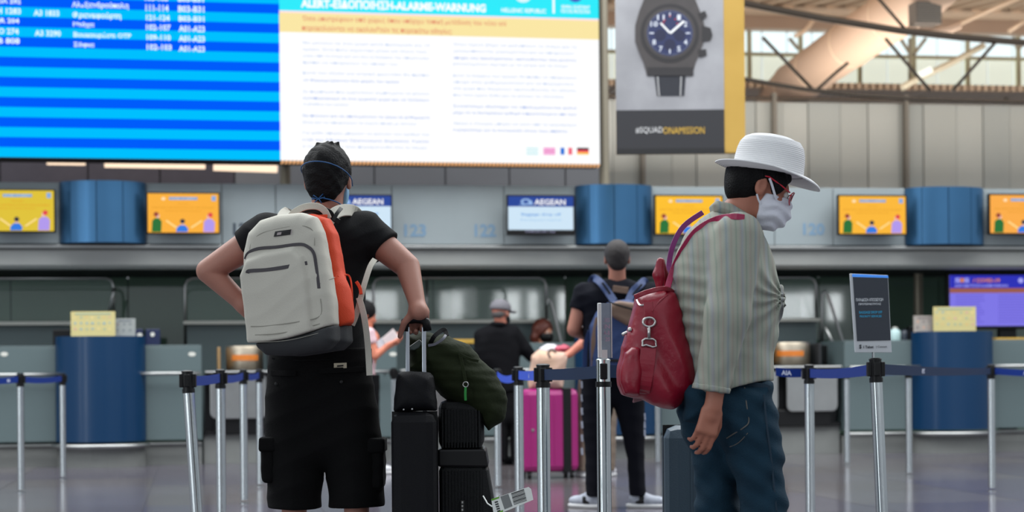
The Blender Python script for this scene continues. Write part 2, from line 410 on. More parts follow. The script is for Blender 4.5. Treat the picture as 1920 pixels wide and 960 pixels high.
# ================================================================ baggage bays
def bay(label, px0, px1, plates, drum, lab):
    a0, a1 = A0(px0), A0(px1)
    r = thing('baggage_scale_bay', label, 'baggage belt', ((a0+a1)/2, .1, 0), H, 'baggage drops between the desks')
    part(r, 'base', G().box((a0+.01, .12, .003), (a1-.01, .75, .30)), M_plinth, H)
    part(r, 'sill', G().box((a0+.01, .08, .30), (a1-.01, .7, .34)), M_black, H)
    part(r, 'void', G().box((a0+.02, .2, .34), (a1-.02, .75, .9)), M_dark, H)
    part(r, 'drive_housing', G().box((a0+.12, .06, .30), (a1-.12, .2, .48)), M_black, H, bevel=.01)
    for x0, x1 in plates:
        c0, c1 = H.pix(x0, 740, .02)[0], H.pix(x1, 740, .02)[0]; z0, z1 = .46, .90; q = .06
        po = [(c0, z1), (c0, z0+q)]+[(c0+q-q*math.cos(t), z0+q-q*math.sin(t)) for t in (.5, 1.0)]+[(c0+q, z0), (c1-q, z0)]+[(c1-q+q*math.sin(t), z0+q-q*math.cos(t)) for t in (.5, 1.0)]+[(c1, z0+q), (c1, z1)]
        part(r, 'steel_plate', G().prism(po, 1, .02, .05), M_steel, H, bevel=.008)
    part(r, 'conveyor_bed', G().box((a0+.03, .0, .89), (a1-.03, .8, .925)), M_black, H, bevel=.006)
    part(r, 'rim', G().tube([(a0+.03, -.01, .935), (a1-.03, -.01, .935)], .014), M_steel, H)
    d0, d1 = H.pix(drum[0], 670, .35)[0], H.pix(drum[1], 670, .35)[0]; z0, z1 = .95, 1.20
    g = G().lathe([((d1-d0)/2*.97, z0), ((d1-d0)/2, z0+.01), ((d1-d0)/2, z1-.02), ((d1-d0)/2*.97, z1), (0.001, z1)], ((d0+d1)/2, .45, 0), 28)
    part(r, 'roller_hood', g, M_darksteel, H, smooth='auto', label='brushed steel drum with orange sticker')
    ra = (d1-d0)/2+.002; cx = (d0+d1)/2; g = G()
    th0, th1 = math.pi*(-.5-.24+lab), math.pi*(-.5+.24+lab)
    g.lathe([(ra, 1.05), (ra+.001, 1.052), (ra+.001, 1.108), (ra, 1.11)], (cx, .45, 0), 12, th0, th1)
    part(r, 'orange_sticker', g, mat('orange_sticker', (200, 112, 34), .5, var=.2, vscale=30), H)
    part(r, 'side_guard', G().box((d0-.09, .25, .95), (d0-.06, .7, 1.19)), mat('guard_tan', (150, 120, 80), .5), H, bevel=.01)
    part(r, 'side_guard', G().box((d1+.05, .25, .95), (d1+.08, .7, 1.19)), M_dark, H, bevel=.01)
    return r
bay('baggage scale bay left of the man with backpack, steel drum on top', 380, 558, [(394, 500), (512, 548)], (424, 494), 0)
bay('baggage scale bay behind the olive bag', 746, 898, [(760, 885)], (800, 868), 0)
bay('baggage scale bay right of the woman in the hat, steel drum on top', 1292, 1582, [(1330, 1459), (1475, 1571)], (1452, 1522), -.1)
# ================================================================ partition behind the desks
zs = H.pix(640, 503, .5)[1]
BP = 1.3; zl = H.pix(400, 605, BP)[1]; zt = H.pix(780, 521, BP)[1]
M_glass = mat('clear_glass', (150, 175, 165), .03, trans=0, alpha=.12, spec=.6)
def partition(label, px0, px1, posts=(), glass=True, left=True, right=True):
    a0, a1 = H.pix(px0, 560, BP)[0], H.pix(px1, 560, BP)[0]
    r = thing('glass_partition', label, 'partition', ((a0+a1)/2, BP, 0), H, 'partitions behind the desks')
    part(r, 'lower_panel', G().box((a0, BP, .003), (a1, BP+.04, zl-.02)), M_panel, H)
    part(r, 'ledge', G().box((a0-.02, BP-.1, zl-.02), (a1+.02, BP+.06, zl+.018)), M_white, H, bevel=.005)
    q = .08; pts = []
    if left: pts += [(a0, BP, zl-.35), (a0, BP, zt-q), (a0+q*.3, BP, zt-q*.3), (a0+q, BP, zt)]
    else: pts += [(a0, BP, zt)]
    if right: pts += [(a1-q, BP, zt), (a1-q*.3, BP, zt-q*.3), (a1, BP, zt-q), (a1, BP, zl)]
    else: pts += [(a1, BP, zt)]
    part(r, 'tube_frame', G().tube(pts, .016, 10), M_steel, H, smooth=True)
    for x in posts:
        ap = H.pix(x, 560, BP)[0]; part(r, 'post', G().tube([(ap, BP, zl), (ap, BP, zt)], .014, 10), M_steel, H, smooth=True)
    if glass: part(r, 'glass_pane', G().box((a0+.02, BP+.01, zl+.02), (a1-.02, BP+.016, zt-.02)), M_glass, H)
    return r
partition('steel framed glass screen behind the leftmost desk', -200, 213, left=False)
partition('steel framed glass screen left of the man with backpack', 347, 600)
partition('steel framed glass screen between backpack man and navy backpack man', 700, 1024, posts=(800,))
partition('steel framed glass screen behind the woman in the hat', 1200, 1530)
def bar(px, label):
    pts = [H.p(px[0][0], px[0][1], .9)]+[H.p(x, y, .9) for x, y in px[1:]]
    solo('monitor_arm', label, 'tube frame', (pts[0][0], .9, pts[-1][2]), G().tube(pts, .018, 10), M_steel, H, smooth=True, group='bent steel tubes on the desks')
bar([(1026, 575), (1028, 560), (1033, 565), (1052, 640), (1052, 655)], 'bent steel tube standing by the red haired clerk')
bar([(1541, 650), (1541, 552), (1546, 547), (1552, 552), (1580, 640), (1582, 652)], 'bent steel tube right of the woman in the hat')
bar([(1547, 612), (1560, 640), (1565, 652)], 'short slanting steel tube below the bent one')
bar([(205, 583), (212, 552), (214, 540)], 'thin slanting tube above the yellow leaflets')
# back wall of dark green glass
wb = thing('wall_back', 'dark green glass wall behind the desks', None, (0, 2.7, 0), H, kind='structure')
xs = [-620, -200, 20, 240, 460, 640, 812, 1060, 1290, 1535, 1760, 1990, 2300, 2700]
for x0, x1 in zip(xs, xs[1:]):
    a0, a1 = H.pix(x0, 560, 2.7)[0], H.pix(x1, 560, 2.7)[0]
    part(wb, 'panel', G().box((a0+.006, 2.7, .003), (a1-.006, 2.74, 2.6)), M_glasswall, H)
part(wb, 'backing', G().box((-14, 2.74, .003), (14, 2.8, zs)), M_dark, H)
def column(px, y0, y1, b, r, label):
    a, z0 = H.pix(px, y1, b); z1 = H.pix(px, y0, b)[1]
    g = G().cyl((a, b), r, max(z0, .003), z1); g.cyl((a, b), r*1.5, z0+.0, z0+.03)
    return solo('support_column', label, 'column', (a, b, max(z0, .003)), g, mat('column_paint', (150, 142, 125), .4, metal=.4), H, smooth='auto')
column(1121, 500, 700, 1.9, .055, 'beige round column behind the man with navy backpack')
column(1723, 495, 700, 1.9, .055, 'beige round column left of the purple screen')
# ================================================================ bulkhead
FB = .35; zf1, zf0 = H.pix(640, 346, FB)[1], H.pix(640, 458, FB)[1]; zs = H.pix(640, 503, .5)[1]
bk = thing('wall_bulkhead', 'grey metal bulkhead above the desks', None, (0, FB, 2), H, kind='structure')
joints = [-520, -330, -160, 112, 274, 416, 517, 735, 945, 1079, 1222, 1362, 1452, 1562, 1697, 1842, 2010, 2200, 2420]
blue = {(112, 274), (1079, 1222), (1697, 1842)}
for x0, x1 in zip(joints, joints[1:]):
    a0, a1 = H.pix(x0, 400, FB)[0], H.pix(x1, 400, FB)[0]
    if (x0, x1) in blue:
        for s0, s1 in ((0, .24), (.24, .46), (.46, .66), (.66, .86), (.86, 1)):
            o = arc(a0, a1, FB, .27, 5, s0+.003, s1-.003); i_ = arc(a0+.02, a1-.02, FB, .25, 5, s0+.003, s1-.003)
            part(bk, 'curved_panel', G().prism(o+i_[::-1], 2, zf0, zf1), M_bluegloss, H, label='dark blue curved metal panel', smooth='auto')
        part(bk, 'column_core', G().prism(arc(a0+.03, a1-.03, FB, .23, 16), 2, zf0+.004, zf1-.004), M_blue, H)
    else: part(bk, 'panel', G().box((a0+.004, FB, zf0), (a1-.004, FB+.03, zf1)), M_fascia, H, bevel=.003)
part(bk, 'core', G().box((-15, FB+.46, zs+.01), (15, 2.66, zf1-.02)).box((-15, FB+.03, zf0), (15, FB+.46, zf1-.02)), M_dark, H)
part(bk, 'trim_strip', G().box((-15, FB-.03, zf0-.045), (15, FB+.05, zf0-.012)), M_steel, H, bevel=.004)
part(bk, 'light_trough', G().prism([(FB+.05, zf0-.05), (FB+.03, zf0-.07), (FB+.07, zs+.03), (FB+.13, zs), (FB+.4, zs), (FB+.4, zf0-.05)], 0, -15, 15), M_soffit, H)
def signnum(s, x0, x1, y0, y1, c, label):
    a, z = H.pix(x0, y1, FB); solo('desk_number', label, 'sign', (a, FB-.004, z), textg(H, s, x0, y0, x1, y1, FB-.004, .03), c, H)
M_num = mat('number_blue', (104, 134, 160), .5); M_numd = mat('number_grey', (46, 58, 72), .5)
signnum('124', 437, 480, 418, 441, M_numd, 'dark grey desk number 124 beside the man with the white and orange backpack')
signnum('123', 758, 799, 420, 444, M_num, 'pale blue desk number 123, just right of the man in the black t-shirt')
signnum('122', 890, 930, 420, 444, M_num, 'pale blue desk number 122, left of the airline screen')
signnum('120', 1506, 1546, 418, 441, M_num, 'very pale blue desk number 120 on the bulkhead')
# ================================================================ monitors on the bulkhead
def monitor(label, x0, y0, x1, y1, b=.12):
    r = thing('wall_monitor', label, 'monitor', H.p((x0+x1)/2, y1, b), H, 'screens on the bulkhead')
    part(r, 'casing', rectp(H, x0-3, y0-3, x1+3, y1+3, b+.004, .05), M_black, H, bevel=.006)
    c = H.p((x0+x1)/2, (y0+y1)/2, b+.05)
    part(r, 'bracket', G().box((c[0]-.12, c[1], c[2]-.1), (c[0]+.12, FB, c[2]+.1)), M_black, H)
    return r
def notice(label, x0, y0, x1, y1, base, cut=0):
    r = monitor(label, x0, y0, x1, y1); b = .12; w_, h_ = x1-x0, y1-y0
    def X(t): return x0+w_*t
    def Y(t): return y0+h_*t
    part(r, 'screen', rectp(H, x0, y0, x1, y1, b, .004), em('amber_%d' % base[1], base), H)
    part(r, 'title_bar', rectp(H, X(.30), Y(.09), X(.70), Y(.16), b-.002), em('title', (90, 150, 215)), H)
    part(r, 'title_text', textg(H, 'COVID-19 SAFETY', X(.31), Y(.10), X(.69), Y(.15), b-.003, .02), em('ptext', (200, 220, 235)), H)
    part(r, 'icon', ellp(H, X(.22), Y(.13), w_*.03, h_*.04, b-.002), em('icon', (255, 225, 180)), H)
    part(r, 'emblem', rectp(H, X(.9), Y(.06), X(.96), Y(.19), b-.002), em('emblem', (130, 170, 225)), H)
    g = textg(H, 'Keep your distance', X(.42), Y(.24), X(.58), Y(.29), b-.002)
    textg(H, 'please keep a safe distance from the other passengers', X(.06), Y(.33), X(.94), Y(.39), b-.002, g=g); textg(H, 'between you and the next person', X(.25), Y(.42), X(.75), Y(.47), b-.002, g=g)
    part(r, 'small_text', g, em('stext', (225, 150, 30)), H, kind='stuff')
    for cx, top, col, hair, wd, sk in ((.13, .58, (25, 110, 45), (150, 60, 45), .075, 1), (.49, .76, (40, 120, 225), (35, 40, 60), .09, 0), (.87, .60, (175, 150, 235), (225, 60, 70), .085, -1)):
        if cx < cut: continue
        g = G(); polyp(H, [(X(cx-wd), Y(.985)), (X(cx-wd*.9), Y(top+.12)), (X(cx-wd*.4), Y(top+.05)), (X(cx+wd*.4), Y(top+.05)), (X(cx+wd*.9), Y(top+.14)), (X(cx+wd*.8), Y(.985))], b-.002, g=g)
        part(r, 'printed_figure', g, em('fig%d' % col[0], col), H)
        part(r, 'printed_face', ellp(H, X(cx+.01*sk), Y(top-.01), w_*.025, h_*.06, b-.003), em('skin', (240, 195, 185)), H)
        part(r, 'printed_hair', ellp(H, X(cx-.012*sk), Y(top-.05), w_*.035, h_*.06, b-.004), em('hair%d' % hair[0], hair), H)
    g = G(); polyp(H, [(X(.25), Y(.70)), (X(.27), Y(.68)), (X(.42), Y(.87)), (X(.40), Y(.89))], b-.002, g=g)
    polyp(H, [(X(.60), Y(.87)), (X(.62), Y(.89)), (X(.77), Y(.71)), (X(.76), Y(.68))], b-.002, g=g)
    part(r, 'distance_mark', g, em('dist', (255, 225, 150)), H)
notice('yellow notice screen at the left edge, left of the blue column', -36, 357, 101, 433, (222, 192, 45), .3)
notice('orange notice screen left of number 124', 277, 363, 410, 436, (250, 175, 50))
notice('yellow notice screen behind the hat woman\'s shoulder', 1230, 368, 1354, 438, (252, 190, 30))
notice('amber notice screen above the slim stanchion sign', 1574, 368, 1698, 438, (250, 182, 45))
notice('orange notice screen cut by the right edge', 1857, 366, 1985, 437, (250, 170, 65))
def airline(label, x0, y0, x1, y1):
    r = monitor(label, x0, y0, x1, y1+7); b = .12; w_, h_ = x1-x0, y1-y0
    def X(t): return x0+w_*t
    def Y(t): return y0+h_*t
    part(r, 'screen', rectp(H, x0, y0+h_*.31, x1, y1, b, .004), em('pale', (205, 228, 245)), H)
    part(r, 'title_band', rectp(H, x0, y0, x1, y0+h_*.31, b, .004), em('navy', (22, 62, 150)), H)
    part(r, 'airline_name', textg(H, 'AEGEAN', X(.40), Y(.09), X(.88), Y(.26), b-.002, .02), em('white', (255, 255, 255)), H)
    g = ellp(H, X(.27), Y(.16), w_*.08, h_*.09, b-.002); polyp(H, [(X(.15), Y(.27)), (X(.27), Y(.20)), (X(.36), Y(.12)), (X(.38), Y(.26)), (X(.33), Y(.25))], b-.002, g=g)
    part(r, 'wing_emblem', g, em('lightblue', (150, 185, 230)), H)
    part(r, 'emblem_core', ellp(H, X(.27), Y(.165), w_*.045, h_*.05, b-.003), em('navy', (22, 62, 150)), H)
    part(r, 'notice_text', textg(H, 'Baggage drop off', X(.20), Y(.50), X(.81), Y(.60), b-.002, .02), em('tx', (110, 165, 225)), H)
    part(r, 'notice_text', textg(H, 'Boarding pass required', X(.19), Y(.67), X(.81), Y(.75), b-.002, .01), em('tx2', (160, 200, 235)), H)
    part(r, 'footer_text', textg(H, 'CHECK-IN 122', X(.26), y1+1, X(.72), y1+5, b-.002+.0, .01), em('tx3', (150, 150, 180)), H)
airline('blue and white airline screen right of number 122', 953, 368, 1075, 431)
airline('blue and white airline screen behind the backpack man\'s neck', 612, 367, 733, 430)
# ================================================================ big display board
BF = Frame(19.95, R(11)); BB = 0.0
bd = thing('display_board', 'huge bright display board hanging over the desks', 'display', BF.p(550, 305, BB), BF)
def R2(x0, y0, x1, y1, db=0, th=.002): return rectp(BF, x0, y0, x1, y1, BB-db, th)
a_l, a_m, a_r = BF.pix(-330, 150, BB)[0], BF.pix(525, 200, BB)[0], BF.pix(1124, 200, BB)[0]
zb = (BF.pix(525, 301.5, BB)[1]+BF.pix(1120, 307, BB)[1])/2; ztop = BF.pix(525, -160, BB)[1]
part(bd, 'casing', G().box((a_l-.02, BB+.004, zb-.02), (a_r+.02, BB+.3, ztop+.02)), M_black, BF, bevel=.01)
# striped timetable, procedural bands by height
ms = bpy.data.materials.new('timetable_rows'); ms.use_nodes = True; n = ms.node_tree.nodes; L = ms.node_tree.links; b_ = n['Principled BSDF']; b_.inputs['Specular IOR Level'].default_value = 0.0
t = n.new('ShaderNodeTexCoord'); sx = n.new('ShaderNodeSeparateXYZ'); L.new(t.outputs['Object'], sx.inputs[0])
rowh = (BF.pix(0, 104.5, BB)[1]-BF.pix(0, 274, BB)[1])/9
zroot = BF.p(550, 305, BB)[2]
m1 = n.new('ShaderNodeMath'); m1.operation = 'SUBTRACT'; m1.inputs[1].default_value = zb-zroot; L.new(sx.outputs['Z'], m1.inputs[0])
m2 = n.new('ShaderNodeMath'); m2.operation = 'DIVIDE'; m2.inputs[1].default_value = rowh*2; L.new(m1.outputs[0], m2.inputs[0])
m3 = n.new('ShaderNodeMath'); m3.operation = 'FRACT'; L.new(m2.outputs[0], m3.inputs[0])
m4 = n.new('ShaderNodeMath'); m4.operation = 'GREATER_THAN'; m4.inputs[1].default_value = .5; L.new(m3.outputs[0], m4.inputs[0])
mx = n.new('ShaderNodeMix'); mx.data_type = 'RGBA'; L.new(m4.outputs[0], mx.inputs[0]); mx.inputs[6].default_value = srgb((0, 192, 255)); mx.inputs[7].default_value = srgb((0, 92, 252))
L.new(mx.outputs[2], b_.inputs['Emission Color']); b_.inputs['Emission Strength'].default_value = 1.0; b_.inputs['Base Color'].default_value = (0, 0, 0, 1)
part(bd, 'timetable_screen', G().box((a_l, BB, zb), (a_m, BB+.004, ztop)), ms, BF, label='screen with blue timetable rows')
part(bd, 'notice_screen', G().box((a_m, BB, zb), (a_r, BB+.004, ztop)), em('white', (255, 255, 255), 1.15), BF, label='white travel notice screen')
zh0 = (BF.pix(525, 21, BB)[1]+BF.pix(1120, 34, BB)[1])/2; zy0 = (BF.pix(525, 62, BB)[1]+BF.pix(1120, 72, BB)[1])/2
part(bd, 'header_band', G().box((a_m, BB-.002, zh0), (a_r, BB, ztop)), em('cyan', (0, 232, 248)), BF)
part(bd, 'warning_band', G().box((a_m, BB-.002, zy0), (a_r, BB, zh0-.02)), em('sand', (248, 228, 160)), BF)
part(bd, 'band_line', G().box((a_m, BB-.002, zh0-.02), (a_r, BB, zh0)), em('pinkish', (255, 225, 235)), BF)
wt = em('white', (255, 255, 255), 1.15)
part(bd, 'header_text', textg(BF, 'ALERT-ΕΙΔΟΠΟΙΗΣΗ-ALARME-WARNUNG', 564, 1, 911, 20, BB-.006, .05), wt, BF)
g = textg(BF, 'HELLENIC REPUBLIC', 940, 16, 1024, 24, BB-.006, .02); textg(BF, 'GENERAL SECRETARIAT', 1052, 10, 1106, 16, BB-.006, .02, g); textg(BF, 'FOR CIVIL PROTECTION', 1052, 18, 1106, 25, BB-.006, .02, g)
part(bd, 'header_text', g, wt, BF); part(bd, 'divider_line', R2(1036, -20, 1040, 25, .006), wt, BF)
part(bd, 'round_emblem', ellp(BF, 981, -7, 15, 12, BB-.006), em('emb', (215, 245, 250)), BF)
part(bd, 'round_emblem', ellp(BF, 1079, -6, 13, 10, BB-.006), em('emb2', (60, 80, 190)), BF)
g = textg(BF, 'Όσοι επιστρέφουν από χώρες όπου υπάρχει τοπική μετάδοση του νέου ιού', 567, 34, 949, 46, BB-.006, .01)
textg(BF, 'παρακαλούνται να ακολουθούν τις παρακάτω οδηγίες:', 566, 50, 848, 63, BB-.006, .01, g)
part(bd, 'warning_text', g, em('brick', (225, 130, 100)), BF)
LX = [(83, 1, 'Να μείνουν σε ένα χώρο κατά προτίμηση για 14'), (95, .98, 'ημέρες. Είναι πολύ σημαντικό μέτρο για όλους τους'), (107, 1, 'γύρω από το άτομο και για όλη τη διάρκεια της απομόνωσης'), (119, .75, 'πρέπει να αποφύγουν τις επισκέψεις'),
      (139, 1, 'Κατά την έξοδο για ιατρική φροντίδα θα πρέπει'), (152, .76, 'να θερμομετρούνται δύο φορές την ημέρα'), (174, 1, 'Σε περίπτωση που εμφανίσουν συμπτώματα να κάνουν'), (186, 1, 'αυτοπεριορισμό σε ένα χωριστό χώρο και να ζητήσουν'), (196, .36, 'τη βοήθεια του γιατρού'),
      (219, 1, 'Να πλένουν και να απολυμαίνουν τα χέρια σε καθημερινή'), (231, .9, 'βάση και να αποφεύγουν τη συχνή επαφή με άλλους'), (251, 1, 'Για κάθε απορία μπορούν να καλούν τον αριθμό του'), (264, 1, '1135 του Εθνικού Οργανισμού Δημόσιας Υγείας'), (276, .98, 'ή τον γιατρό που τους παρακολουθεί όλο το 24ωρο')]
RX = [(86, 1, 'Όταν έχουν βήχα να καλύπτουν το στόμα και τη'), (98, .98, 'χρησιμοποιώντας χαρτομάντιλο και να αποφεύγουν'), (111, 1, 'επαφές στις δραστηριότητες ακολουθώντας τους κανόνες'), (122, .93, 'καταστημάτων σχετικά με τα μέτρα για το άτομο'), (144, 1, 'Κατά τη διάρκεια των ημερών θα πρέπει να αποφεύγουν'), (156, .98, 'επαφή στην καθημερινότητα και να παραμένουν'),
      (168, 1, 'στο χώρο που διαμένουν ακολουθώντας τις οδηγίες'), (180, .9, 'που τους έχουν δοθεί και να κάνουν τις εξετάσεις'), (201, 1, 'Συνιστούμε ιδιαίτερα να απολυμαίνονται καλά'), (213, 1, 'μέχρι να τα διατηρήσουν καθαρά ή προστατευμένα από τους'), (233, 1, 'Ακόμη ο έλεγχος μπορεί να γίνει από το αεροδρόμιο'), (245, .93, 'ευχαριστούμε για τη συνεργασία όλους τους επιβάτες')]
for nm, x0, wd, rows in (('left', 568, 237, LX), ('right', 850, 231, RX)):
    g = G(); g2 = G()
    for y, f_, s in rows: textg(BF, s, x0, y-3.2, x0+wd*f_, y+3.6, BB-.006, .0, g2 if int(y) in (152, 186, 219, 264, 111, 213, 245, 201) else g)
    part(bd, 'body_text', g, em('faint', (178, 198, 235)), BF, kind='stuff'); part(bd, 'bold_text', g2, em('faint2', (120, 155, 225)), BF, kind='stuff')
# little flags
def flag(x, cols, horiz, label):
    k = len(cols)
    for i, c in enumerate(cols):
        if c is None: continue
        rr = R2(x+22*i/k, 277, x+22*(i+1)/k, 290, .006) if not horiz else R2(x, 277+13*i/k, x+22, 277+13*(i+1)/k, .006)
        part(bd, 'flag_band', rr, em('fl%d_%d_%d' % c, c), BF)
flag(987, [(190, 235, 240), None, (190, 235, 240), None, (190, 235, 240)], True, '')
flag(1019, [(240, 130, 200), (250, 200, 235), (225, 90, 170), (250, 200, 235), (240, 130, 200)], True, '')
flag(1051, [(0, 110, 215), (255, 255, 255), (240, 95, 120)], False, '')
flag(1082, [(60, 30, 50), (240, 70, 80), (250, 200, 90)], True, '')
g = G(); nn = 84
for i in range(nn):
    a = a_m+(a_r-a_m)*i/nn; d = (a_r-a_m)/nn; g.prism([(a, zb-.035), (a+d*.55, zb-.035), (a+d*1.0, zb), (a+d*.45, zb)], 1, BB-.004, BB+.0)
part(bd, 'bottom_strip', g, em('peach', (255, 190, 130)), BF)
T = [('ΟΑ 292', -6, 39, -3, 8), ('LH 1283', -14, 39, 14, 27), ('QR 204', -12, 36, 33, 46), ('RO 274', -12, 35, 52, 65), ('FB 808', -12, 37, 70, 83),
     ('A3 1833', 63, 111, 18, 31), ('A3 3290', 65, 114, 56, 69), ('Αλεξανδρούπολη', 135, 241, 3, 18), ('Φρανκφούρτη', 136, 227, 22, 38), ('Ντόχα', 137, 177, 40, 53), ('Βουκουρέστι OTP', 138, 246, 60, 74), ('Σόφια', 138, 177, 78, 91),
     ('111-114', 273, 316, 8, 22), ('121-124', 274, 318, 27, 40), ('102-107', 274, 320, 45, 58), ('109-110', 275, 320, 64, 77), ('102-103', 275, 322, 82, 95), ('105-106', 272, 315, -10, 3),
     ('B03-B31', 334, 382, -8, 5), ('B03-B31', 334, 383, 10, 24), ('B03-B31', 335, 383, 29, 42), ('A01-A23', 335, 384, 47, 61), ('A01-A23', 335, 384, 66, 80), ('A01-A23', 335, 384, 85, 98)]
for s, x0, x1, y0, y1 in T: part(bd, 'timetable_text', textg(BF, s, x0, y0+1, x1, y1-1, BB-.004, .03), em('white2', (225, 245, 255), 1.1), BF)
column(1133, -120, 352, .75, .055, 'grey post behind the right end of the display board')
column(535, -120, 352, .75, .055, 'grey post under the middle of the display board')
# ================================================================ dark mezzanine wall and lamps behind the board
md = thing('wall_mezzanine', 'dark metal wall behind the display board', None, (-3, 3.6, 2.5), H, kind='structure')
xs = [-700, -400, -120, 0, 165, 300, 440, 640, 702, 835, 955, 1060, 1140]
for i, (x0, x1) in enumerate(zip(xs, xs[1:])):
    a0, a1 = H.pix(x0, 330, 3.6)[0], H.pix(x1, 330, 3.6)[0]
    part(md, 'panel', G().box((a0+.008, 3.6, 2.2), (a1-.008, 3.65, 7.2)), M_greyblack if x0 >= 440 else mat('brown_dark', (58, 52, 60), .5, var=.2), H)
part(md, 'backing', G().box((H.pix(-700, 330, 3.6)[0], 3.66, 2.2), (H.pix(1140, 330, 3.6)[0], 3.7, 7.2)), M_dark, H)
for (x0, y0, x1, y1, lab) in ((88, 301, 160, 302, 'leftmost'), (196, 306, 385, 309, 'longest'), (400, 312, 520, 316, 'rightmost')):
    p0, p1 = H.p(x0, y0, 3.0), H.p(x1, y1, 3.0); g = G().tube([p0, p1], .05, 8)
    solo('strip_lamp', lab+' warm strip lamp under the blue timetable', 'lamp', p0, g, em('warm', (255, 226, 196), 1.3), H, group='strip lamps under the board')
# ================================================================ far hall: ribbed wall, clerestory, roof, trusses, duct
fw = thing('wall_far', 'pale grey ribbed metal wall far behind', None, (6, 9, 3), H, kind='structure')
zw = H.pix(1500, 192, 9)[1]
x = 1090; k = 0
ws = [60, 52, 58, 46, 62, 50, 50, 48]
while x < 2500:
    x1 = x+ws[k % 8]; a0, a1 = H.pix(x, 270, 9)[0], H.pix(x1, 270, 9)[0]
    part(fw, 'panel', G().box((a0+.006, 9+.02*(k % 2), 2.2), (a1-.006, 9.06, zw)), mat('far_panel_%s' % 'abc'[k % 3], ((172, 176, 172), (178, 182, 178), (165, 170, 167))[k % 3], .6, var=.05, vscale=1.2), H)
    x = x1; k += 1
for px in (1205, 1452, 1699):
    a = H.pix(px, 260, 8.9)[0]; part(fw, 'post', G().box((a-.03, 8.85, 2.2), (a+.03, 8.97, zw+.12)), mat('post_grey', (116, 112, 104), .6), H)
za = H.pix(1500, 185, 8.9)[1]
part(fw, 'top_rail', G().tube([(H.pix(1090, 185, 8.9)[0], 8.9, za), (H.pix(2500, 185, 8.9)[0], 8.9, za)], .025, 8), M_truss, H)
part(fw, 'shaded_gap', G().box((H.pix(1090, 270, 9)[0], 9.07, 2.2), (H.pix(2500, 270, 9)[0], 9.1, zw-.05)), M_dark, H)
# clerestory (window_1): translucent lower panes, clear sky above
CB = 12.0
cl = thing('window_1', 'clerestory glazing under the roof', None, H.p(1650, 165, CB), H, kind='structure')
zc0, zc1, zc2 = H.pix(1650, 172, CB)[1], H.pix(1650, 106, CB)[1], H.pix(1650, 58, CB)[1]
def HA(px, b, py=120): return H.pix(px, py, b)[0]
M_trans = mat('translucent_pane', (222, 228, 216), .5, trans=.0); M_trans.node_tree.nodes['Principled BSDF'].inputs['Emission Color'].default_value = srgb((214, 222, 208)); M_trans.node_tree.nodes['Principled BSDF'].inputs['Emission Strength'].default_value = .85
M_sky = em('daylight_pane', (226, 242, 244), 1.3)
xs = list(range(1100, 2500, 47)); rr = random.Random(5)
for i, (x0, x1) in enumerate(zip(xs, xs[1:])):
    part(cl, 'pane', G().box((HA(x0, CB)+.015, CB, zc0), (HA(x1, CB)-.015, CB+.03, zc1-.03)), M_trans, H)
    part(cl, 'sky_pane', G().box((HA(x0, CB)+.015, CB, zc1+.03), (HA(x1, CB)-.015, CB+.03, zc2)), M_sky, H, label='clear pane with bright daylight')
part(cl, 'frame', G().box((HA(1100, CB), CB-.02, zc1-.03), (HA(2480, CB), CB+.05, zc1+.03)), mat('frame_cream', (214, 210, 178), .6), H)
for px in (1404, 1500, 1611, 1712, 1813, 1908): part(cl, 'mullion', G().box((HA(px, CB)-.035, CB-.06, zc0-.1), (HA(px, CB)+.035, CB+.02, zc2)), mat('frame_cream', (214, 210, 178), .6), H)
# ribbed lower roof edge between wall and clerestory
lr = thing('trim_1', 'ribbed beige roof edge under the clerestory', None, H.p(1650, 180, 10.5), H, kind='structure')
za, zb_ = H.pix(1650, 168, 10)[1], H.pix(1650, 203, 13)[1]
for i in range(88):
    a = HA(1100, 10)+i*.12; g = G().add([(a, 10, za), (a+.08, 10, za), (a+.08+.35, 13, zb_), (a+.35, 13, zb_), (a, 10, za+.1), (a+.08, 10, za+.1), (a+.43, 13, zb_+.1), (a+.35, 13, zb_+.1)], [(0, 1, 2, 3), (7, 6, 5, 4), (0, 4, 5, 1), (1, 5, 6, 2), (2, 6, 7, 3), (3, 7, 4, 0)])
    part(lr, 'rib', g, M_beige, H)
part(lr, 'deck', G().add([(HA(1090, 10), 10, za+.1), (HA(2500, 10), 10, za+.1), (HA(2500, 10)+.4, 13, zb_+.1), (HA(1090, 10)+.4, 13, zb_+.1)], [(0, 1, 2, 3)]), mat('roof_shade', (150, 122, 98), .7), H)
# main ribbed roof
rf = thing('ceiling', 'corrugated beige metal roof deck', None, H.p(1650, 40, 12), H, kind='structure')
zr = zc2-.05; rise = .03
def RP(a, b, dz=0): return (a+(12-b)*.42, b, zr+.25+(12-b)*rise+dz)
A_0, A_1 = HA(1030, CB), HA(2520, CB)
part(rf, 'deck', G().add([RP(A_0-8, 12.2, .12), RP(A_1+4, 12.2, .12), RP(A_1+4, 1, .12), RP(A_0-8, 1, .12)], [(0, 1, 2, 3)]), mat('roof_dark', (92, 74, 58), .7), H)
nr = 56
for i in range(nr):
    a = A_0-5+(A_1-A_0+6)*i/nr; p, q = RP(a, 12.1), RP(a, 1.5); wd = .15
    part(rf, 'rib', G().add([p, (p[0]+wd, p[1], p[2]), (q[0]+wd, q[1], q[2]), q, (p[0], p[1], p[2]+.12), (p[0]+wd, p[1], p[2]+.12), (q[0]+wd, q[1], q[2]+.12), (q[0], q[1], q[2]+.12)], [(0, 1, 2, 3), (7, 6, 5, 4), (0, 4, 5, 1), (1, 5, 6, 2), (2, 6, 7, 3), (3, 7, 4, 0)]), M_beige, H)
part(rf, 'edge_beam', G().box((A_0, 11.6, zr-.02), (A_1, 11.9, zr+.25)), M_duct, H)
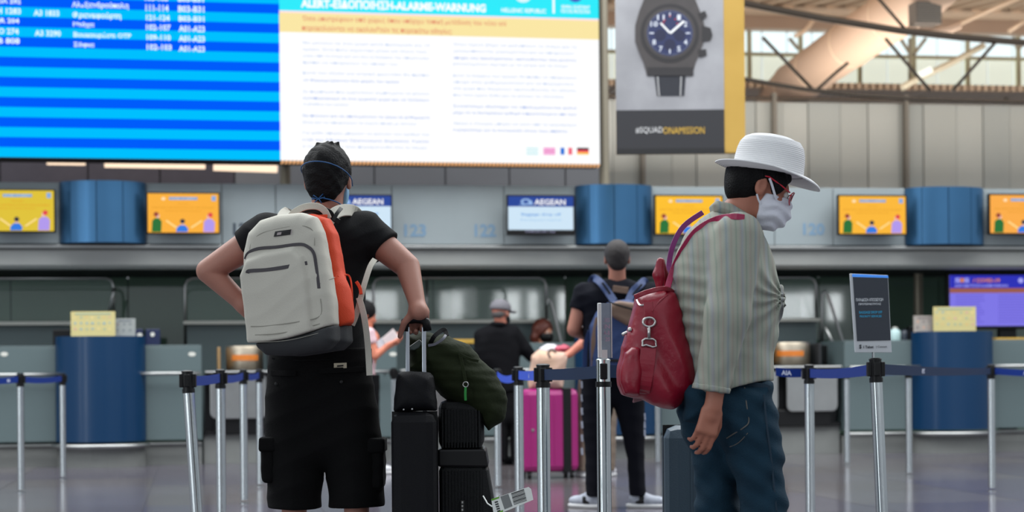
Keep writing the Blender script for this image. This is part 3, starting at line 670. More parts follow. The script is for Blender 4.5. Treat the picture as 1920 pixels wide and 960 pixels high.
part(rf, 'edge_beam', G().tube([(A_0, 11.2, zr+.22), (A_1, 11.2, zr+.22)], .09, 10), M_beige, H, smooth=True)
part(rf, 'dark_beam', G().box((A_0, 11.95, zr), (A_1, 12.1, zr+.5)), M_truss, H)
# truss
tr = thing('roof_truss', 'brown steel tube truss crossing under the roof', 'truss', H.p(1650, 60, 4), H)
def tb(root, nm, pts, r, m=M_truss, b=4.0): return part(root, nm, G().tube([H.p(x, y, b) for x, y in pts], r, 10), m, H, smooth=True)
tb(tr, 'top_chord', [(1190, -62), (1300, -25), (1400, 7), (1540, 34), (1690, 58), (1800, 70), (1920, 80), (2060, 90), (2250, 98)], .045)
tb(tr, 'bottom_chord', [(1190, 105), (1300, 128), (1400, 149), (1500, 166), (1600, 178), (1720, 186), (1850, 190), (2050, 195), (2250, 196)], .028)
for p0, p1 in (((1430, 70), (1522, 166)), ((1570, 134), (1530, 170)), ((1660, 72), (1744, 170)), ((1866, 80), (1786, 170)), ((1645, -5), (1700, 58)), ((1570, 134), (1590, 118)), ((2010, 88), (2080, 190))):
    tb(tr, 'brace', [p0, p1], .022)
t2 = thing('roof_strut', 'pale slanting steel strut by the clerestory', 'strut', H.p(1750, 130, 8), H)
tb(t2, 'tube', [(1845, 85), (1780, 120), (1712, 152), (1690, 165)], .05, mat('strut_pale', (190, 182, 160), .5), 8)
tb(t2, 'lamp_tube', [(1722, 142), (1746, 130)], .05, em('lampwhite', (255, 255, 240), 1.3), 7.8)
for pts in ([(1490, 68), (1506, 60), (1518, 48), (1524, 38)], [(1776, 66), (1800, 45), (1850, 22), (1920, -8)], [(1890, 60), (1920, 40)]):
    t3 = thing('roof_brace', 'beige diagonal brace under the roof deck, '+('left of the duct' if pts[0][0] < 1500 else 'right of the box' if len(pts) > 3 else 'at the right edge'), 'brace', H.p(*pts[0], 9), H, 'braces under the roof deck'); tb(t3, 'tube', pts, .035, M_beige, 9)
tr2 = thing('far_truss', 'pale slender truss before the clerestory panes', 'truss', H.p(1705, 100, 11), H)
for pts in ([(1706, 72), (1706, 170)], [(1688, 72), (1706, 100)], [(1736, 72), (1712, 104)], [(1480, 72), (1497, 92)], [(1900, 70), (1908, 92)], [(1928, 76), (1908, 92)], [(1686, 180), (1708, 160)], [(1732, 188), (1712, 165)], [(1880, 194), (1904, 168)]):
    tb(tr2, 'rod', pts, .03, mat('strut_pale', (190, 182, 160), .5), 11)
# duct
du = thing('air_duct', 'fat round beige air duct bending down from the roof', 'duct', H.p(1460, 205, 6.5), H)
ctr = [(1765, -38), (1730, -8), (1671, 30), (1595, 82), (1530, 128), (1488, 160), (1462, 190), (1448, 230)]
bb_ = [5.0, 5.6, 6.6, 7.8, 9.0, 9.8, 10.2, 10.3]; P = [H.p(x, y, b) for (x, y), b in zip(ctr, bb_)]; rad = [.34, .35, .36, .36, .35, .355, .36, .36]
part(du, 'pipe', G().tube(P, rad, 28), M_duct, H, smooth=True)
for i in (2, 3, 4, 5):
    d = np.array(P[i])-np.array(P[i-1]); d /= np.linalg.norm(d)
    part(du, 'seam_ring', G().tube([np.array(P[i])-d*.015, np.array(P[i])+d*.015], rad[i]+.008, 28), M_beige, H, smooth='auto')
lb = thing('roof_speaker', 'grey square box hanging below the roof', 'speaker', H.p(1742, 45, 5), H)
part(lb, 'box', rectp(H, 1718, 2, 1766, 44, 5, .3), mat('greybox', (112, 104, 96), .6), H, bevel=.01)
g = G()
for i in range(9): y = 6+i*4; q = rectp(H, 1721, y, 1763, y+2, 4.985, .015); g.add(q.v, q.f)
part(lb, 'grille', g, mat('grille', (140, 132, 122), .5), H)
part(lb, 'hanger', G().tube([H.p(1742, 3, 5.1), H.p(1742, -60, 5.1)], .02, 8), M_truss, H)
tb(lb, 'tray', [(1700, 56), (1740, 62), (1780, 56), (1800, 48)], .05, M_duct, 5.2)
# ================================================================ hanging banner
NF = Frame(17.0, 0)
bn = thing('hanging_banner', 'hanging advertising banner with a wristwatch and yellow side', 'banner', NF.p(1256, 290, 0), NF)
zb0, zb1 = NF.pix(1256, 289, 0)[1], NF.pix(1256, -140, 0)[1]; x0, x1 = NF.pix(1155, 200, 0)[0], NF.pix(1358, 200, 0)[0]; Wd = x1-x0
s72, c72 = math.sin(R(72))*Wd, math.cos(R(72))*Wd
cl_m = mat('cloud_print', (64, 64, 70), .6, c2=(186, 186, 190), vscale=1.5); ye = mat('yellow_print', (160, 124, 44), .6, c2=(196, 160, 78), vscale=1.6)
zk = NF.pix(1256, 206, 0)[1]
part(bn, 'front_print', G().box((x0, 0, zk), (x1, .01, zb1)), cl_m, NF, label='grey cloud print')
part(bn, 'bottom_band', G().box((x0, 0, zb0), (x1, .01, zk)), mat('band_black', (40, 40, 44), .6), NF)
part(bn, 'bottom_bar', G().box((x0, -.008, zb0), (x1, .012, zb0+.05)), mat('bar_black', (24, 24, 26), .6), NF)
part(bn, 'side_print', G().box((x1, .004, zb0+.01), (NF.pix(1397, 200, .004)[0], .014, zb1)), ye, NF, label='yellow cloud print')
part(bn, 'rear_print', G().box((x0, .02, zb0), (NF.pix(1396, 200, .004)[0], .03, zb1)), ye, NF)
for hx in (x0+.1, x1-.1): part(bn, 'wire', G().tube([(hx, .02, zb1), (hx, .02, zb1+2.5)], .006, 6), M_steel, NF)
bn2 = lambda nm, g, m, **k: part(bn, nm, g, m, NF, **k)
mk, mcase, mdial = mat('w_dark', (44, 42, 44), .5), mat('w_case', (66, 62, 62), .5, var=.2, vscale=12), mat('w_dial', (38, 46, 84), .5)
bn2('printed_strap', polyp(NF, [(1225, 128), (1232, 180), (1283, 180), (1287, 128)], -.003), mat('w_strap', (36, 38, 46), .6))
g = G()
for sx_ in (1232, 1276):
    for i in range(12): y = 144+i*3; q = rectp(NF, sx_+.25*i*(1 if sx_ < 1250 else -.4), y, sx_+2.2+.25*i*(1 if sx_ < 1250 else -.4), y+2, -.006); g.add(q.v, q.f)
bn2('printed_stitch', g, mat('w_stitch', (205, 205, 205), .6))
bn2('printed_case', polyp(NF, [(1210, -40), (1207, 0), (1199, 20), (1191, 48), (1191, 78), (1199, 100), (1207, 118), (1213, 140), (1298, 140), (1304, 118), (1313, 98), (1320, 76), (1321, 48), (1312, 20), (1304, 0), (1302, -40)], -.006), mcase)
bn2('printed_lug', polyp(NF, [(1214, 126), (1213, 142), (1226, 142), (1290, 142), (1300, 142), (1300, 126)], -.008), mk)
for pts in ([(1308, 26), (1322, 20), (1326, 30), (1316, 40)], [(1316, 48), (1332, 52), (1336, 66), (1332, 76), (1316, 78)], [(1308, 94), (1324, 92), (1325, 104), (1312, 108)]):
    bn2('printed_crown', polyp(NF, pts, -.008), mk)
bn2('printed_bezel', ellp(NF, 1256, 62, 55, 55, -.009, 36), mk)
bn2('printed_bezel_ring', ellp(NF, 1256, 62, 48, 48, -.011, 36), mcase)
bn2('printed_dial', ellp(NF, 1256, 62, 43, 43, -.013, 36), mdial)
for i, s in enumerate(['12', '1', '2', '3', '4', '5', '6', '7', '8', '9', '10', '11']):
    g = G(); a = R(30*i); x, y = 1256+34*math.sin(a), 62-34*math.cos(a)
    if i in (0, 3, 6, 9): polyp(NF, [(x-1.2, y-4), (x+1.2, y-4), (x+1.2, y+4), (x-1.2, y+4)] if i in (0, 6) else [(x-4, y-1.2), (x+4, y-1.2), (x+4, y+1.2), (x-4, y+1.2)], -.016, g=g)
    else: textg(NF, s, x-3.4*len(s), y-5, x+3.4*len(s), y+5, -.016, .02, g)
    bn2('printed_numeral', g, mat('w_num', (200, 205, 215), .6))
g = ellp(NF, 1238, 66, 11, 11, -.0145); ellp(NF, 1274, 66, 11, 11, -.0145, g=g); ellp(NF, 1256, 84, 11, 11, -.0145, g=g); bn2('printed_subdial', g, mat('w_sub', (30, 34, 62), .5))
g = polyp(NF, [(1237, 44), (1240, 42), (1257, 60), (1255, 63)], -.018); polyp(NF, [(1256, 60), (1281, 38), (1284, 41), (1258, 64)], -.018, g=g); bn2('printed_hands', g, mat('w_hand', (225, 225, 225), .5))
g = G()
for i in range(60):
    a = R(6*i); ellp(NF, 1256+41*math.sin(a), 62-41*math.cos(a), .6, .6, -.016, 4, g=g)
bn2('printed_minute_dots', g, mat('w_num', (200, 205, 215), .6))
g = G()
for q in ((1246, 38), (1270, 44), (1256, 30), (1266, 36), (1244, 42)): ellp(NF, q[0], q[1], 1.5, 1.5, -.019, 6, g=g)
bn2('printed_red_marks', g, mat('w_red', (190, 50, 60), .5))
bn2('printed_text', textg(NF, '#SQUAD', 1192, 238, 1243, 251, -.004, 0), mat('w_txt', (205, 205, 205), .6))
bn2('printed_text', textg(NF, 'ONAMISSION', 1243.5, 238, 1321, 251, -.004, 0), mat('w_gold', (205, 165, 60), .6), label='gold lettering')
# ================================================================ queue barriers
M_post = mat('post_steel', (188, 194, 196), .2, metal=1, var=.05)
M_belt = mat('belt_blue', (10, 40, 112), .8, spec=.2); M_beltn = mat('belt_navy', (7, 34, 66), .8, spec=.2); M_beltb = mat('belt_bright', (30, 72, 190), .6)
M_print = mat('belt_print', (190, 196, 215), .7)
HEADS = {}
def stanchion(key, px, ytop, Y, label, r=.027, lean=0, black=True, hd=.085, pxb=None, clip=True):
    x, _, zt = W(px, ytop, Y); ro = thing('queue_stanchion', label, 'stanchion', (x, Y, 0), group='queue barrier posts')
    dx = lean
    def q(z): return (x+dx*(1-z/zt), Y, z)
    b0 = q(0)
    part(ro, 'base', G().lathe([(r+.006, .004), (r+.006, .010), (r, .012)], (b0[0], Y, 0), 32), M_post, smooth='auto')
    part(ro, 'pole', G().tube([q(.03), q(.3), q(.6), q(zt-hd)], r, 20), M_post, smooth='auto')
    part(ro, 'collar', G().tube([q(zt-hd-.02), q(zt-hd)], r+.003, 20), M_black, smooth='auto')
    g = G().tube([q(zt-hd), q(zt-.006)], r*.98, 20); part(ro, 'head', g, M_post if not black else M_black, smooth='auto')
    c = q(zt-hd*.55)
    g = G()
    for s_ in ((-1, 1) if clip else ()): g.box((c[0]+s_*r*.7, Y-.016, c[2]-.032), (c[0]+s_*(r+.012), Y+.016, c[2]+.032))
    g.box((c[0]-.014, Y-r-.01, c[2]-.03), (c[0]+.014, Y-r*.6, c[2]+.03))
    part(ro, 'belt_clip', g, M_black, bevel=.004)
    part(ro, 'cap', G().lathe([(r*1.04, zt-.008), (r*1.04, zt-.003), (r*.8, zt+.002), (.001, zt+.003)], (x, Y, 0), 20), M_black if black else M_post, smooth='auto')
    HEADS[key] = np.array(c); return ro
def fy(px, py): return FR(px, py)
stanchion('s0', -60, 700, 14.2, 'queue post beyond the left edge')
stanchion('s1', 38, 700, fy(38, 925), 'leftmost queue post, in front of the left desk')
stanchion('s2', 117, 700, fy(117, 900), 'queue post overlapping the left edge of the left blue desk front')
stanchion('s3', 351, 695, 9.0, 'tall leaning queue post left of the man with the white backpack', lean=.055, pxb=368)
stanchion('s4', 413, 693, 10.6, 'queue post in front of the left steel drum, its left side')
stanchion('s5', 456, 693, fy(455, 945), 'queue post centred under the left steel drum')
stanchion('s6', 486, 693, fy(485, 914), 'queue post just left of the man in black shorts')
stanchion('s17', 738, 690, 17.8, 'thin far queue post behind the woman in pink')
stanchion('s7', 932, 692, 15.0, 'far queue post left of the pink suitcase')
stanchion('s8', 972, 688, 10.9, 'queue post over the left edge of the pink suitcase')
stanchion('s9', 1018, 683, 8.6, 'queue post in front of the middle of the pink suitcase', r=.03)
stanchion('s10', 1131, 673, 7.2, 'thick near queue post in front of the man with navy backpack', r=.027, black=False, clip=False)
stanchion('s11', 1232, 690, fy(1232, 872), 'thin far queue post right of the navy backpack man')
stanchion('s12', 1517, 684, 10.6, 'queue post right of the woman in the hat')
stanchion('s13', 1587, 690, fy(1587, 873), 'thin far queue post at the corner of the right desk')
stanchion('s14', 1641, 672, 8.4, 'leaning queue post carrying the slim dark sign', lean=.035)
stanchion('s15', 1703, 686, fy(1703, 893), 'far queue post left of the right blue desk front')
stanchion('s16', 1858, 684, fy(1858, 922), 'queue post overlapping the right edge of the right blue desk front')
stanchion('s18', 2010, 690, 13.5, 'queue post beyond the right edge')
def belt(a, b, label, m=M_belt, sag=.012, marks=(), h=.048, dz=0):
    p, q = HEADS[a], HEADS[b]; n = 14; g = G(); d = (q-p)/np.linalg.norm(q-p); p = p+d*.045; q = q-d*.045; pts = []
    for i in range(n+1):
        t = i/n; c = p+(q-p)*t; c = c+np.array((0, 0, dz-sag*4*t*(1-t))); pts.append(c)
    nn = np.cross(d, (0, 0, 1)); nn /= np.linalg.norm(nn); nn = nn*.0012
    vs = []
    for c in pts: vs += [c+nn-np.array((0, 0, h/2)), c+nn+np.array((0, 0, h/2)), c-nn+np.array((0, 0, h/2)), c-nn-np.array((0, 0, h/2))]
    fs = [(i*4+k, i*4+(k+1) % 4, (i+1)*4+(k+1) % 4, (i+1)*4+k) for i in range(n) for k in range(4)]
    g.add(vs, fs); g.add(vs[:4], [(0, 1, 2, 3)]); g.add(vs[-4:], [(3, 2, 1, 0)])
    ro = thing('barrier_belt', label, 'barrier belt', tuple((p+q)/2), group='retractable barrier belts')
    part(ro, 'strap', g, m)
    for t, s in marks:
        i = min(int(t*n), n-1); c = pts[i]; v, f = textmesh(s, .03); mn, mx = v.min(0), v.max(0); sc = .026/(mx[1]-mn[1]); sgn = 1 if d[0] > 0 else -1
        nf = nn/np.linalg.norm(nn)*.003; nf = nf if nf[1] < 0 else -nf
        part(ro, 'printed_mark', G().add([c+d*sgn*(w_[0]-(mn[0]+mx[0])/2)*sc+np.array((0, 0, (w_[1]-(mn[1]+mx[1])/2)*sc))+nf for w_ in v], f), M_print)
    return ro
belt('s0', 's1', 'blue belt running off the left edge', marks=((.8, 'AIA'),))
belt('s1', 's2', 'blue belt in front of the left desk', marks=((.35, 'AIA'), (.75, 'AIA')))
belt('s3', 's4', 'blue belt right of the leaning left post', marks=((.4, 'AIA'),), sag=.006)
belt('s4', 's5', 'blue belt under the left steel drum', marks=((.3, 'AIA'), (.7, 'AIA')))
belt('s5', 's6', 'short blue belt beside the man in black shorts', marks=((.5, 'AIA'),))
belt('s7', 's8', 'bright blue sagging belt left of the pink suitcase', M_beltb, sag=.03)
belt('s8', 's9', 'bright blue belt above the pink suitcase', M_beltb, marks=((.5, 'AIA'),), sag=.004)
belt('s9', 's10', 'dark teal belt across the navy backpack man\'s legs', M_beltn, sag=.004)
HEADS['w'] = W(1250, 694, 7.6); HEADS['v'] = W(1440, 696, 10.7)
belt('s10', 'w', 'dark blue belt going behind the red bag', M_beltn, sag=.004)
belt('v', 's12', 'blue belt right of the woman\'s shirt hem', marks=((.45, 'AIA'),), sag=.004)
belt('s12', 's14', 'blue belt between the woman and the slim sign post', marks=((.3, 'AIA'), (.75, 'AIA')), sag=.01)
belt('s12', 's13', 'far blue belt above the right steel plates', sag=.004)
belt('s14', 's16', 'long blue belt across the right blue desk front', M_beltn, marks=((.35, 'AIRPORT'),), sag=.008)
belt('s13', 's15', 'far blue belt in front of the right desk', sag=.006)
belt('s15', 's16', 'far blue belt at the right blue desk front', marks=((.4, 'AIRPORT'),), sag=.006)
belt('s16', 's18', 'blue belt running off the right edge', marks=((.5, 'AIRPORT'),), sag=.004)
# sign holders
sg = thing('post_sign', 'clear sign holder seen edge-on atop the thick near post', 'sign', W(1134, 672, 7.2))
SF = Frame(7.2, R(0)); ax, az = SF.pix(1134, 672, 0)[0], 0
z0, z1 = SF.pix(1134, 671, 0)[1], SF.pix(1134, 568, 0)[1]; xa, xb, xc = SF.pix(1120.5, 620, 0)[0], SF.pix(1128, 620, 0)[0], SF.pix(1148.5, 620, 0)[0]
part(sg, 'edge_frame', G().box((xa, -.004, z0), (xb, .012, z1)), mat('alu', (205, 205, 205), .35, metal=.6), SF, bevel=.002)
part(sg, 'sheet', G().prism([(xb, 0), (xc, .05), (xc, .054), (xb, .004)], 2, z0, z1), mat('sheet_grey', (105, 110, 124), .25, var=.25, vscale=14), SF)
part(sg, 'edge_frame', G().box((xc-.003, .045, z0), (xc+.001, .058, z1)), mat('alu', (205, 205, 205), .35, metal=.6), SF)
g = G()
for i, s in enumerate(('CHECK', 'IN', 'A-B', '120')): textg(SF, s, 1132, 596+i*12, 1144, 604+i*12, .0, .02, g)
part(sg, 'printed_text', g.xf(lambda q: (q[0], q[1]+.012, q[2])), mat('faded_print', (150, 120, 140), .5), SF)
part(sg, 'clip', G().box((xb-.002, -.02, z0-.004), (xb+.02, .02, z0+.03)), mat('alu', (205, 205, 205), .35, metal=.6), SF)
sg = thing('post_sign', 'slim dark information sign in white frame atop the leaning post', 'sign', W(1637, 661, 8.4))
SF = Frame(8.4, R(-5), float(W(1637, 600, 8.4)[0])); 
def q4(pts, b, th=.003): return polyp(SF, pts, b, th)
part(sg, 'frame', q4([(1593, 513), (1665, 516), (1672, 661), (1603, 661)], .004, .014), mat('sign_white', (192, 196, 200), .4), SF, bevel=.002)
part(sg, 'edge_light', q4([(1598, 513.5), (1665, 516.5), (1666, 521), (1598, 519)], .001), em('signblue', (70, 140, 235), .9), SF)
part(sg, 'dark_panel', q4([(1599, 519.5), (1664.5, 521), (1670, 638), (1607, 639.5)], .001), mat('sign_dark', (46, 52, 62), .35), SF)
g = textg(SF, 'ΠΑΡΑΔΟΣΗ ΑΠΟΣΚΕΥΩΝ', 1605, 559, 1656, 565, -.001, .03); textg(SF, 'ΠΡΟΤΕΡΑΙΟΤΗΤΑΣ', 1610, 568, 1652, 572, -.001, .03, g)
part(sg, 'printed_text', g, mat('sg_w', (200, 205, 210), .5), SF)
g = textg(SF, 'BAGGAGE DROP OFF', 1611, 583, 1654, 588, -.001, .03); textg(SF, 'PRIORITY SERVICES', 1612, 591, 1653, 595, -.001, .03, g)
part(sg, 'printed_text', g, mat('sg_c', (40, 150, 190), .5), SF, label='cyan lettering')
g = textg(SF, 'S', 1611, 646, 1615.5, 654, -.001, .06); textg(SF, 'I Tabet', 1619, 648, 1638, 653, -.001, .03, g); textg(SF, '| Convert', 1643, 648, 1663, 653, -.001, .01, g)
part(sg, 'printed_text', g, mat('sg_k', (30, 34, 44), .5), SF, label='black lettering')
c = W(1638, 661, 8.4); part(sg, 'stem', G().tube([c+(0, .008, .003), c+(0, .008, -.03)], .006, 10), M_post)
# ================================================================ things on the desks
def leaflet(label, x0, y0, x1, y1, b, c, cols, name='leaflet_sheet', grp='printed sheets on the blue desk fronts'):
    r = thing(name, label, 'sheet', H.p((x0+x1)/2, y1, b), H, grp)
    part(r, 'board', rectp(H, x0, y0, x1, y1, b, .006), mat('sheet_%d_%d' % c[:2], c, .6, var=.06, vscale=25), H)
    rr = random.Random(int(x0)); gs = {}
    n_, m_ = int((x1-x0)/11), int((y1-y0)/12)
    for i in range(n_):
        for j in range(m_):
            cc = rr.choice(cols); g = gs.setdefault(cc, G()); x = x0+5+i*11; y = y0+9+j*11
            if rr.random() < .5: q = rectp(H, x, y, x+2+rr.random()*3, y+2+rr.random()*3, b-.002)
            else: q = ellp(H, x+3, y+2, 2.4, 2.2, b-.002, 8)
            g.add(q.v, q.f)
    q = rectp(H, x0+8, y0+3, x1-8, y0+6, b-.002); gs.setdefault(cols[0], G()).add(q.v, q.f)
    for cc, g in gs.items(): part(r, 'printed_pictogram', g, mat('pic_%d_%d_%d' % cc, cc, .6), H, kind='stuff')
yc = [(150, 165, 140), (205, 170, 110), (130, 160, 165), (210, 190, 130), (195, 150, 140)]
leaflet('yellow pictogram sheet on the left blue desk front', 133, 584, 216, 631, -.14, (190, 178, 122), yc)
leaflet('small grey printed sheet right of the left yellow sheet', 214, 597, 254, 631, -.08, (140, 144, 142), [(110, 116, 120), (130, 120, 120)])
leaflet('yellow pictogram sheet on the right blue desk front', 1750, 575, 1830, 621, -.14, (190, 178, 122), yc)
leaflet('small grey printed sheet left of the right yellow sheet', 1713, 592, 1752, 623, -.08, (150, 143, 136), [(120, 110, 110), (190, 150, 130)])
def box_thing(name, label, cat, x0, y0, x1, y1, b, th, m, grp=None, bevel=.006):
    r = thing(name, label, cat, H.p((x0+x1)/2, y1, b), H, grp); part(r, 'body', rectp(H, x0, y0, x1, y1, b, th), m, H, bevel=bevel); return r
z_ = ZP1+.02
def desk_item(name, label, cat, x0, y0, x1, b, th, m, grp=None):
    """box resting on the worktop: bottom at desk height"""
    a0, a1 = H.pix(x0, y0, b)[0], H.pix(x1, y0, b)[0]; zt_ = H.pix((x0+x1)/2, y0, b)[1]
    r = thing(name, label, cat, ((a0+a1)/2, b, z_), H, grp); part(r, 'body', G().box((a0, b, z_+.001), (a1, b+th, zt_)), m, H, bevel=.006); return r
navy = mat('navy_plastic', (22, 32, 66), .35)
r1 = desk_item('card_terminal', 'navy device with white badge right of the left grey sheet', 'device', 243, 617, 268, .12, .1, navy, 'devices on the left desk')
part(r1, 'badge', ellp(H, 262, 628, 5, 4, .116), M_white, H)
r2 = desk_item('card_terminal', 'second navy device with white badge, further right', 'device', 273, 617, 300, .12, .1, navy, 'devices on the left desk')
part(r2, 'badge', ellp(H, 286, 627, 4, 4, .116), M_white, H)
desk_item('desk_monitor', 'black monitor half behind the left blue desk front', 'monitor', 99, 618, 131, .3, .06, M_black)
def lathe_item(name, label, cat, px, ytop, b, rad, prof, m, grp=None, capm=None):
    a, zt_ = H.pix(px, ytop, b); h = zt_-z_; r = thing(name, label, cat, (a, b, z_), H, grp)
    part(r, 'body', G().lathe([(rad*p, z_+.001+h*t) for p, t in prof], (a, b, 0), 20), m, H, smooth='auto')
    if capm: part(r, 'lid', G().lathe([(rad*.45, zt_-h*.02), (rad*.45, zt_+h*.12), (.001, zt_+h*.13)], (a, b, 0), 14), capm, H, smooth='auto')
bp = [(.95, 0), (1, .05), (1, .72), (.8, .86), (.4, .95), (.4, 1), (.001, 1)]
lathe_item('bottle', 'pale translucent bottle right of the slim sign', 'bottle', 1678, 616, .3, .062, bp, mat('bottle_pale', (170, 196, 196), .25), None, M_white)
lathe_item('pump_bottle', 'dark grey bottle beside the pale bottle', 'bottle', 1696, 618, .3, .045, bp, mat('bottle_grey', (50, 56, 66), .3), None, M_black)
desk_item('card_holder', 'small black box left of the right grey sheet', 'box', 1706, 612, 1713, .2, .1, M_black)
desk_item('carton', 'flat yellow and brown box on the desk below the purple screen', 'box', 1868, 633, 1940, .3, .2, mat('carton_yellow', (196, 158, 52), .6, c2=(140, 108, 50), vscale=5))
desk_item('paper_tray', 'yellow paper tray left of the man in the grey cap', 'tray', 846, 636, 898, .5, .2, mat('carton_yellow', (196, 158, 52), .6, c2=(140, 108, 50), vscale=5))
box_thing('ticket_printer', 'black printer by the orange panel right of the steel drum', 'printer', 1545, 647, 1566, 683, .55, .2, M_black)
box_thing('orange_panel', 'small orange panel right of the black printer', 'panel', 1567, 652, 1583, 676, .5, .04, mat('orange_sticker', (225, 120, 20), .5, var=.2, vscale=30))
tv = thing('big_monitor', 'large purple lit screen at the right edge', 'monitor', H.p(1860, 615, 1.1), H)
part(tv, 'casing', rectp(H, 1775, 511, 2010, 617, 1.104, .06), M_black, H, bevel=.01)
part(tv, 'screen', rectp(H, 1781, 516, 2004, 611, 1.1, .004), em('purple', (132, 124, 240), .9), H)
part(tv, 'header_band', rectp(H, 1781, 516, 2004, 540, 1.098), em('royal', (46, 50, 190), .9), H)
part(tv, 'warning_band', rectp(H, 1781, 540, 2004, 549, 1.098), em('brown', (160, 96, 80), .9), H)
g = textg(H, 'S S', 1790, 521, 1818, 530, 1.094, .04); textg(H, 'ALERT-EIΔΟΠΟΙΗΣΗ-ALARME-WARNUNG', 1790, 533, 1890, 538, 1.094, .02, g); ellp(H, 1914, 526, 5, 5, 1.094, 12, g=g)
part(tv, 'header_text', g, em('lav', (170, 170, 250), .9), H, kind='stuff')
g = textg(H, '/ COVID-19', 1824, 522, 1875, 530, 1.094, .04); ellp(H, 1804, 525.5, 4.5, 4.5, 1.094, 10, g=g); part(tv, 'header_text', g, em('ora', (215, 130, 90), .9), H)
g = G(); rr = random.Random(4)
for k in range(11):
    y = 553+k*5
    for x0, x1 in ((1792, 1848), (1872, 1930)):
        q = rectp(H, x0, y, x1-rr.random()*12, y+1.6, 1.094); g.add(q.v, q.f)
part(tv, 'text_line', g, em('lav2', (108, 98, 215), .9), H, kind='stuff')
cc = H.p(1890, 600, 1.16); part(tv, 'stand', G().box((cc[0]-.1, 1.16, .004), (cc[0]+.1, 1.24, cc[2])), M_black, H)
# ================================================================ luggage
def rot(yaw=0, roll=0, pitch=0):
    return np.array(Matrix.Rotation(yaw, 3, 'Z') @ Matrix.Rotation(roll, 3, 'Y') @ Matrix.Rotation(pitch, 3, 'X'))
def vert(p, M, o=(0, 0, 0)): return np.array(M) @ np.array(p)+np.array(o)
M_blk = mat('case_black', (10, 13, 15), .5, bump=.3, bscale=300, spec=.25); M_blk2 = mat('case_ink', (7, 8, 13), .6, bump=.4, bscale=400, spec=.2)
# plain black suitcase with telescopic handle
YC = 7.0
x0, x1 = W(737, 850, YC)[0], W(820, 850, YC)[0]; zt_ = W(780, 772, YC)[2]
sc = thing('suitcase', 'plain black upright suitcase with raised steel handle', 'suitcase', ((x0+x1)/2, YC, 0))
part(sc, 'shell', G().box((x0, YC-.13, .05), (x1, YC+.13, zt_)), M_blk2, bevel=.035)
part(sc, 'zip', G().box((x0-.002, YC-.02, .07), (x1+.002, YC-.012, zt_+.002)), M_black)
xr0, xr1 = W(764, 650, YC)[0], W(795, 650, YC)[0]; zg = W(780, 612, YC)[2]
for xr in (xr0, xr1):
    part(sc, 'handle_rod', G().box((xr-.008, YC+.0, zt_-.1), (xr+.008, YC+.014, zg)), mat('rod_alu', (170, 176, 184), .3, metal=.9), bevel=.003)
zh = zg+.008
part(sc, 'handle_grip', G().tube([(xr0-.012, YC+.007, zh-.025), (xr0-.008, YC+.007, zh+.01), (xr0+.012, YC+.007, zh+.018), ((xr0+xr1)/2, YC+.007, zh+.02), (xr1-.012, YC+.007, zh+.018), (xr1+.008, YC+.007, zh+.01), (xr1+.012, YC+.007, zh-.025)], .0165, 14), M_black, smooth=True)
for sx_ in (x0+.03, x1-.03):
    for sy_ in (-.1, .1): part(sc, 'wheel', G().tube([(sx_-.012, YC+sy_, .026), (sx_+.012, YC+sy_, .026)], .024, 16), M_black)
tb_ = thing('soft_bag', 'small black soft bag sitting on the plain black suitcase', 'bag', (x0+.09, YC-.03, zt_))
sp_(tb_, 'body', FOLD(pillow([(745, 700), (752, 696), (806, 698), (814, 706), (820, 770), (738, 772)], YC-.04, .07, .05), folds(.003, 60, 30)), W(730, 790, YC)-(0, .2, 0), W(830, 685, YC)+(0, .15, 0), .006, M_blk2)
for q in ((757, 768), (773, 767)): part(tb_, 'rivet', G().lathe([(.004, 0), (.003, .003), (.0005, .004)], W(q[0], q[1], YC-.115), 8, M=rot(0, 0, R(90))), M_steel)
# ribbed black suitcase
x0, x1 = W(822, 900, YC)[0], W(926, 950, YC)[0]; zt2 = W(860, 750, YC)[2]
rc = thing('suitcase', 'black ribbed suitcase with wide band, under the olive bag', 'suitcase', ((x0+x1)/2, YC+.18, 0))
F7 = Frame(YC, 0)
zu = W(860, 846, YC)[2]; zm = W(860, 874, YC)[2]
xu = W(906, 800, YC)[0]
part(rc, 'upper_shell', G().box((x0, YC+.05, zu), (xu, YC+.32, zt2)), M_blk, bevel=.03)
part(rc, 'lower_shell', G().prism([(x0, .06), (x1+.005, .06), (x1, W(900, 950, YC)[2]), (W(913, 870, YC)[0], zm), (x0, zm)], 1, YC+.04, YC+.32), M_blk, bevel=.02)
part(rc, 'band', G().prism([(x0-.003, zm-.004), (W(916, 878, YC)[0], zm-.008), (W(911, 850, YC)[0], zu-.004), (xu+.004, zu+.006), (x0-.003, zu+.006)], 1, YC+.034, YC+.325), M_black, bevel=.008)
nr_ = 13
for i in range(nr_):
    a = x0+.012+(xu-x0-.03)*i/(nr_-1)
    part(rc, 'rib', G().box((a, YC+.045, zu+.01), (a+.006, YC+.055, zt2-.035)), M_blk, bevel=.0015)
    part(rc, 'rib', G().box((a+.002*i/4, YC+.035, .1), (a+.006+.002*i/4, YC+.045, zm-.015)), M_blk, bevel=.0015)
part(rc, 'lock', G().box(tuple(W(862, 962, YC+.03)), tuple(W(872, 938, YC+.03)+(0, .012, 0))), M_black, bevel=.003)
g = G()
for y in (942, 949, 956): q = W(867, y, YC+.028); g.box((q[0]-.003, q[1], q[2]-.004), (q[0]+.003, q[1]+.003, q[2]+.004))
part(rc, 'lock_dial', g, mat('dial', (170, 170, 165), .5))
for sx_ in (x0+.04, x1-.05):
    for sy_ in (.09, .28): part(rc, 'wheel', G().tube([(sx_-.012, YC+sy_, .03), (sx_+.012, YC+sy_, .03)], .027, 16), M_black)
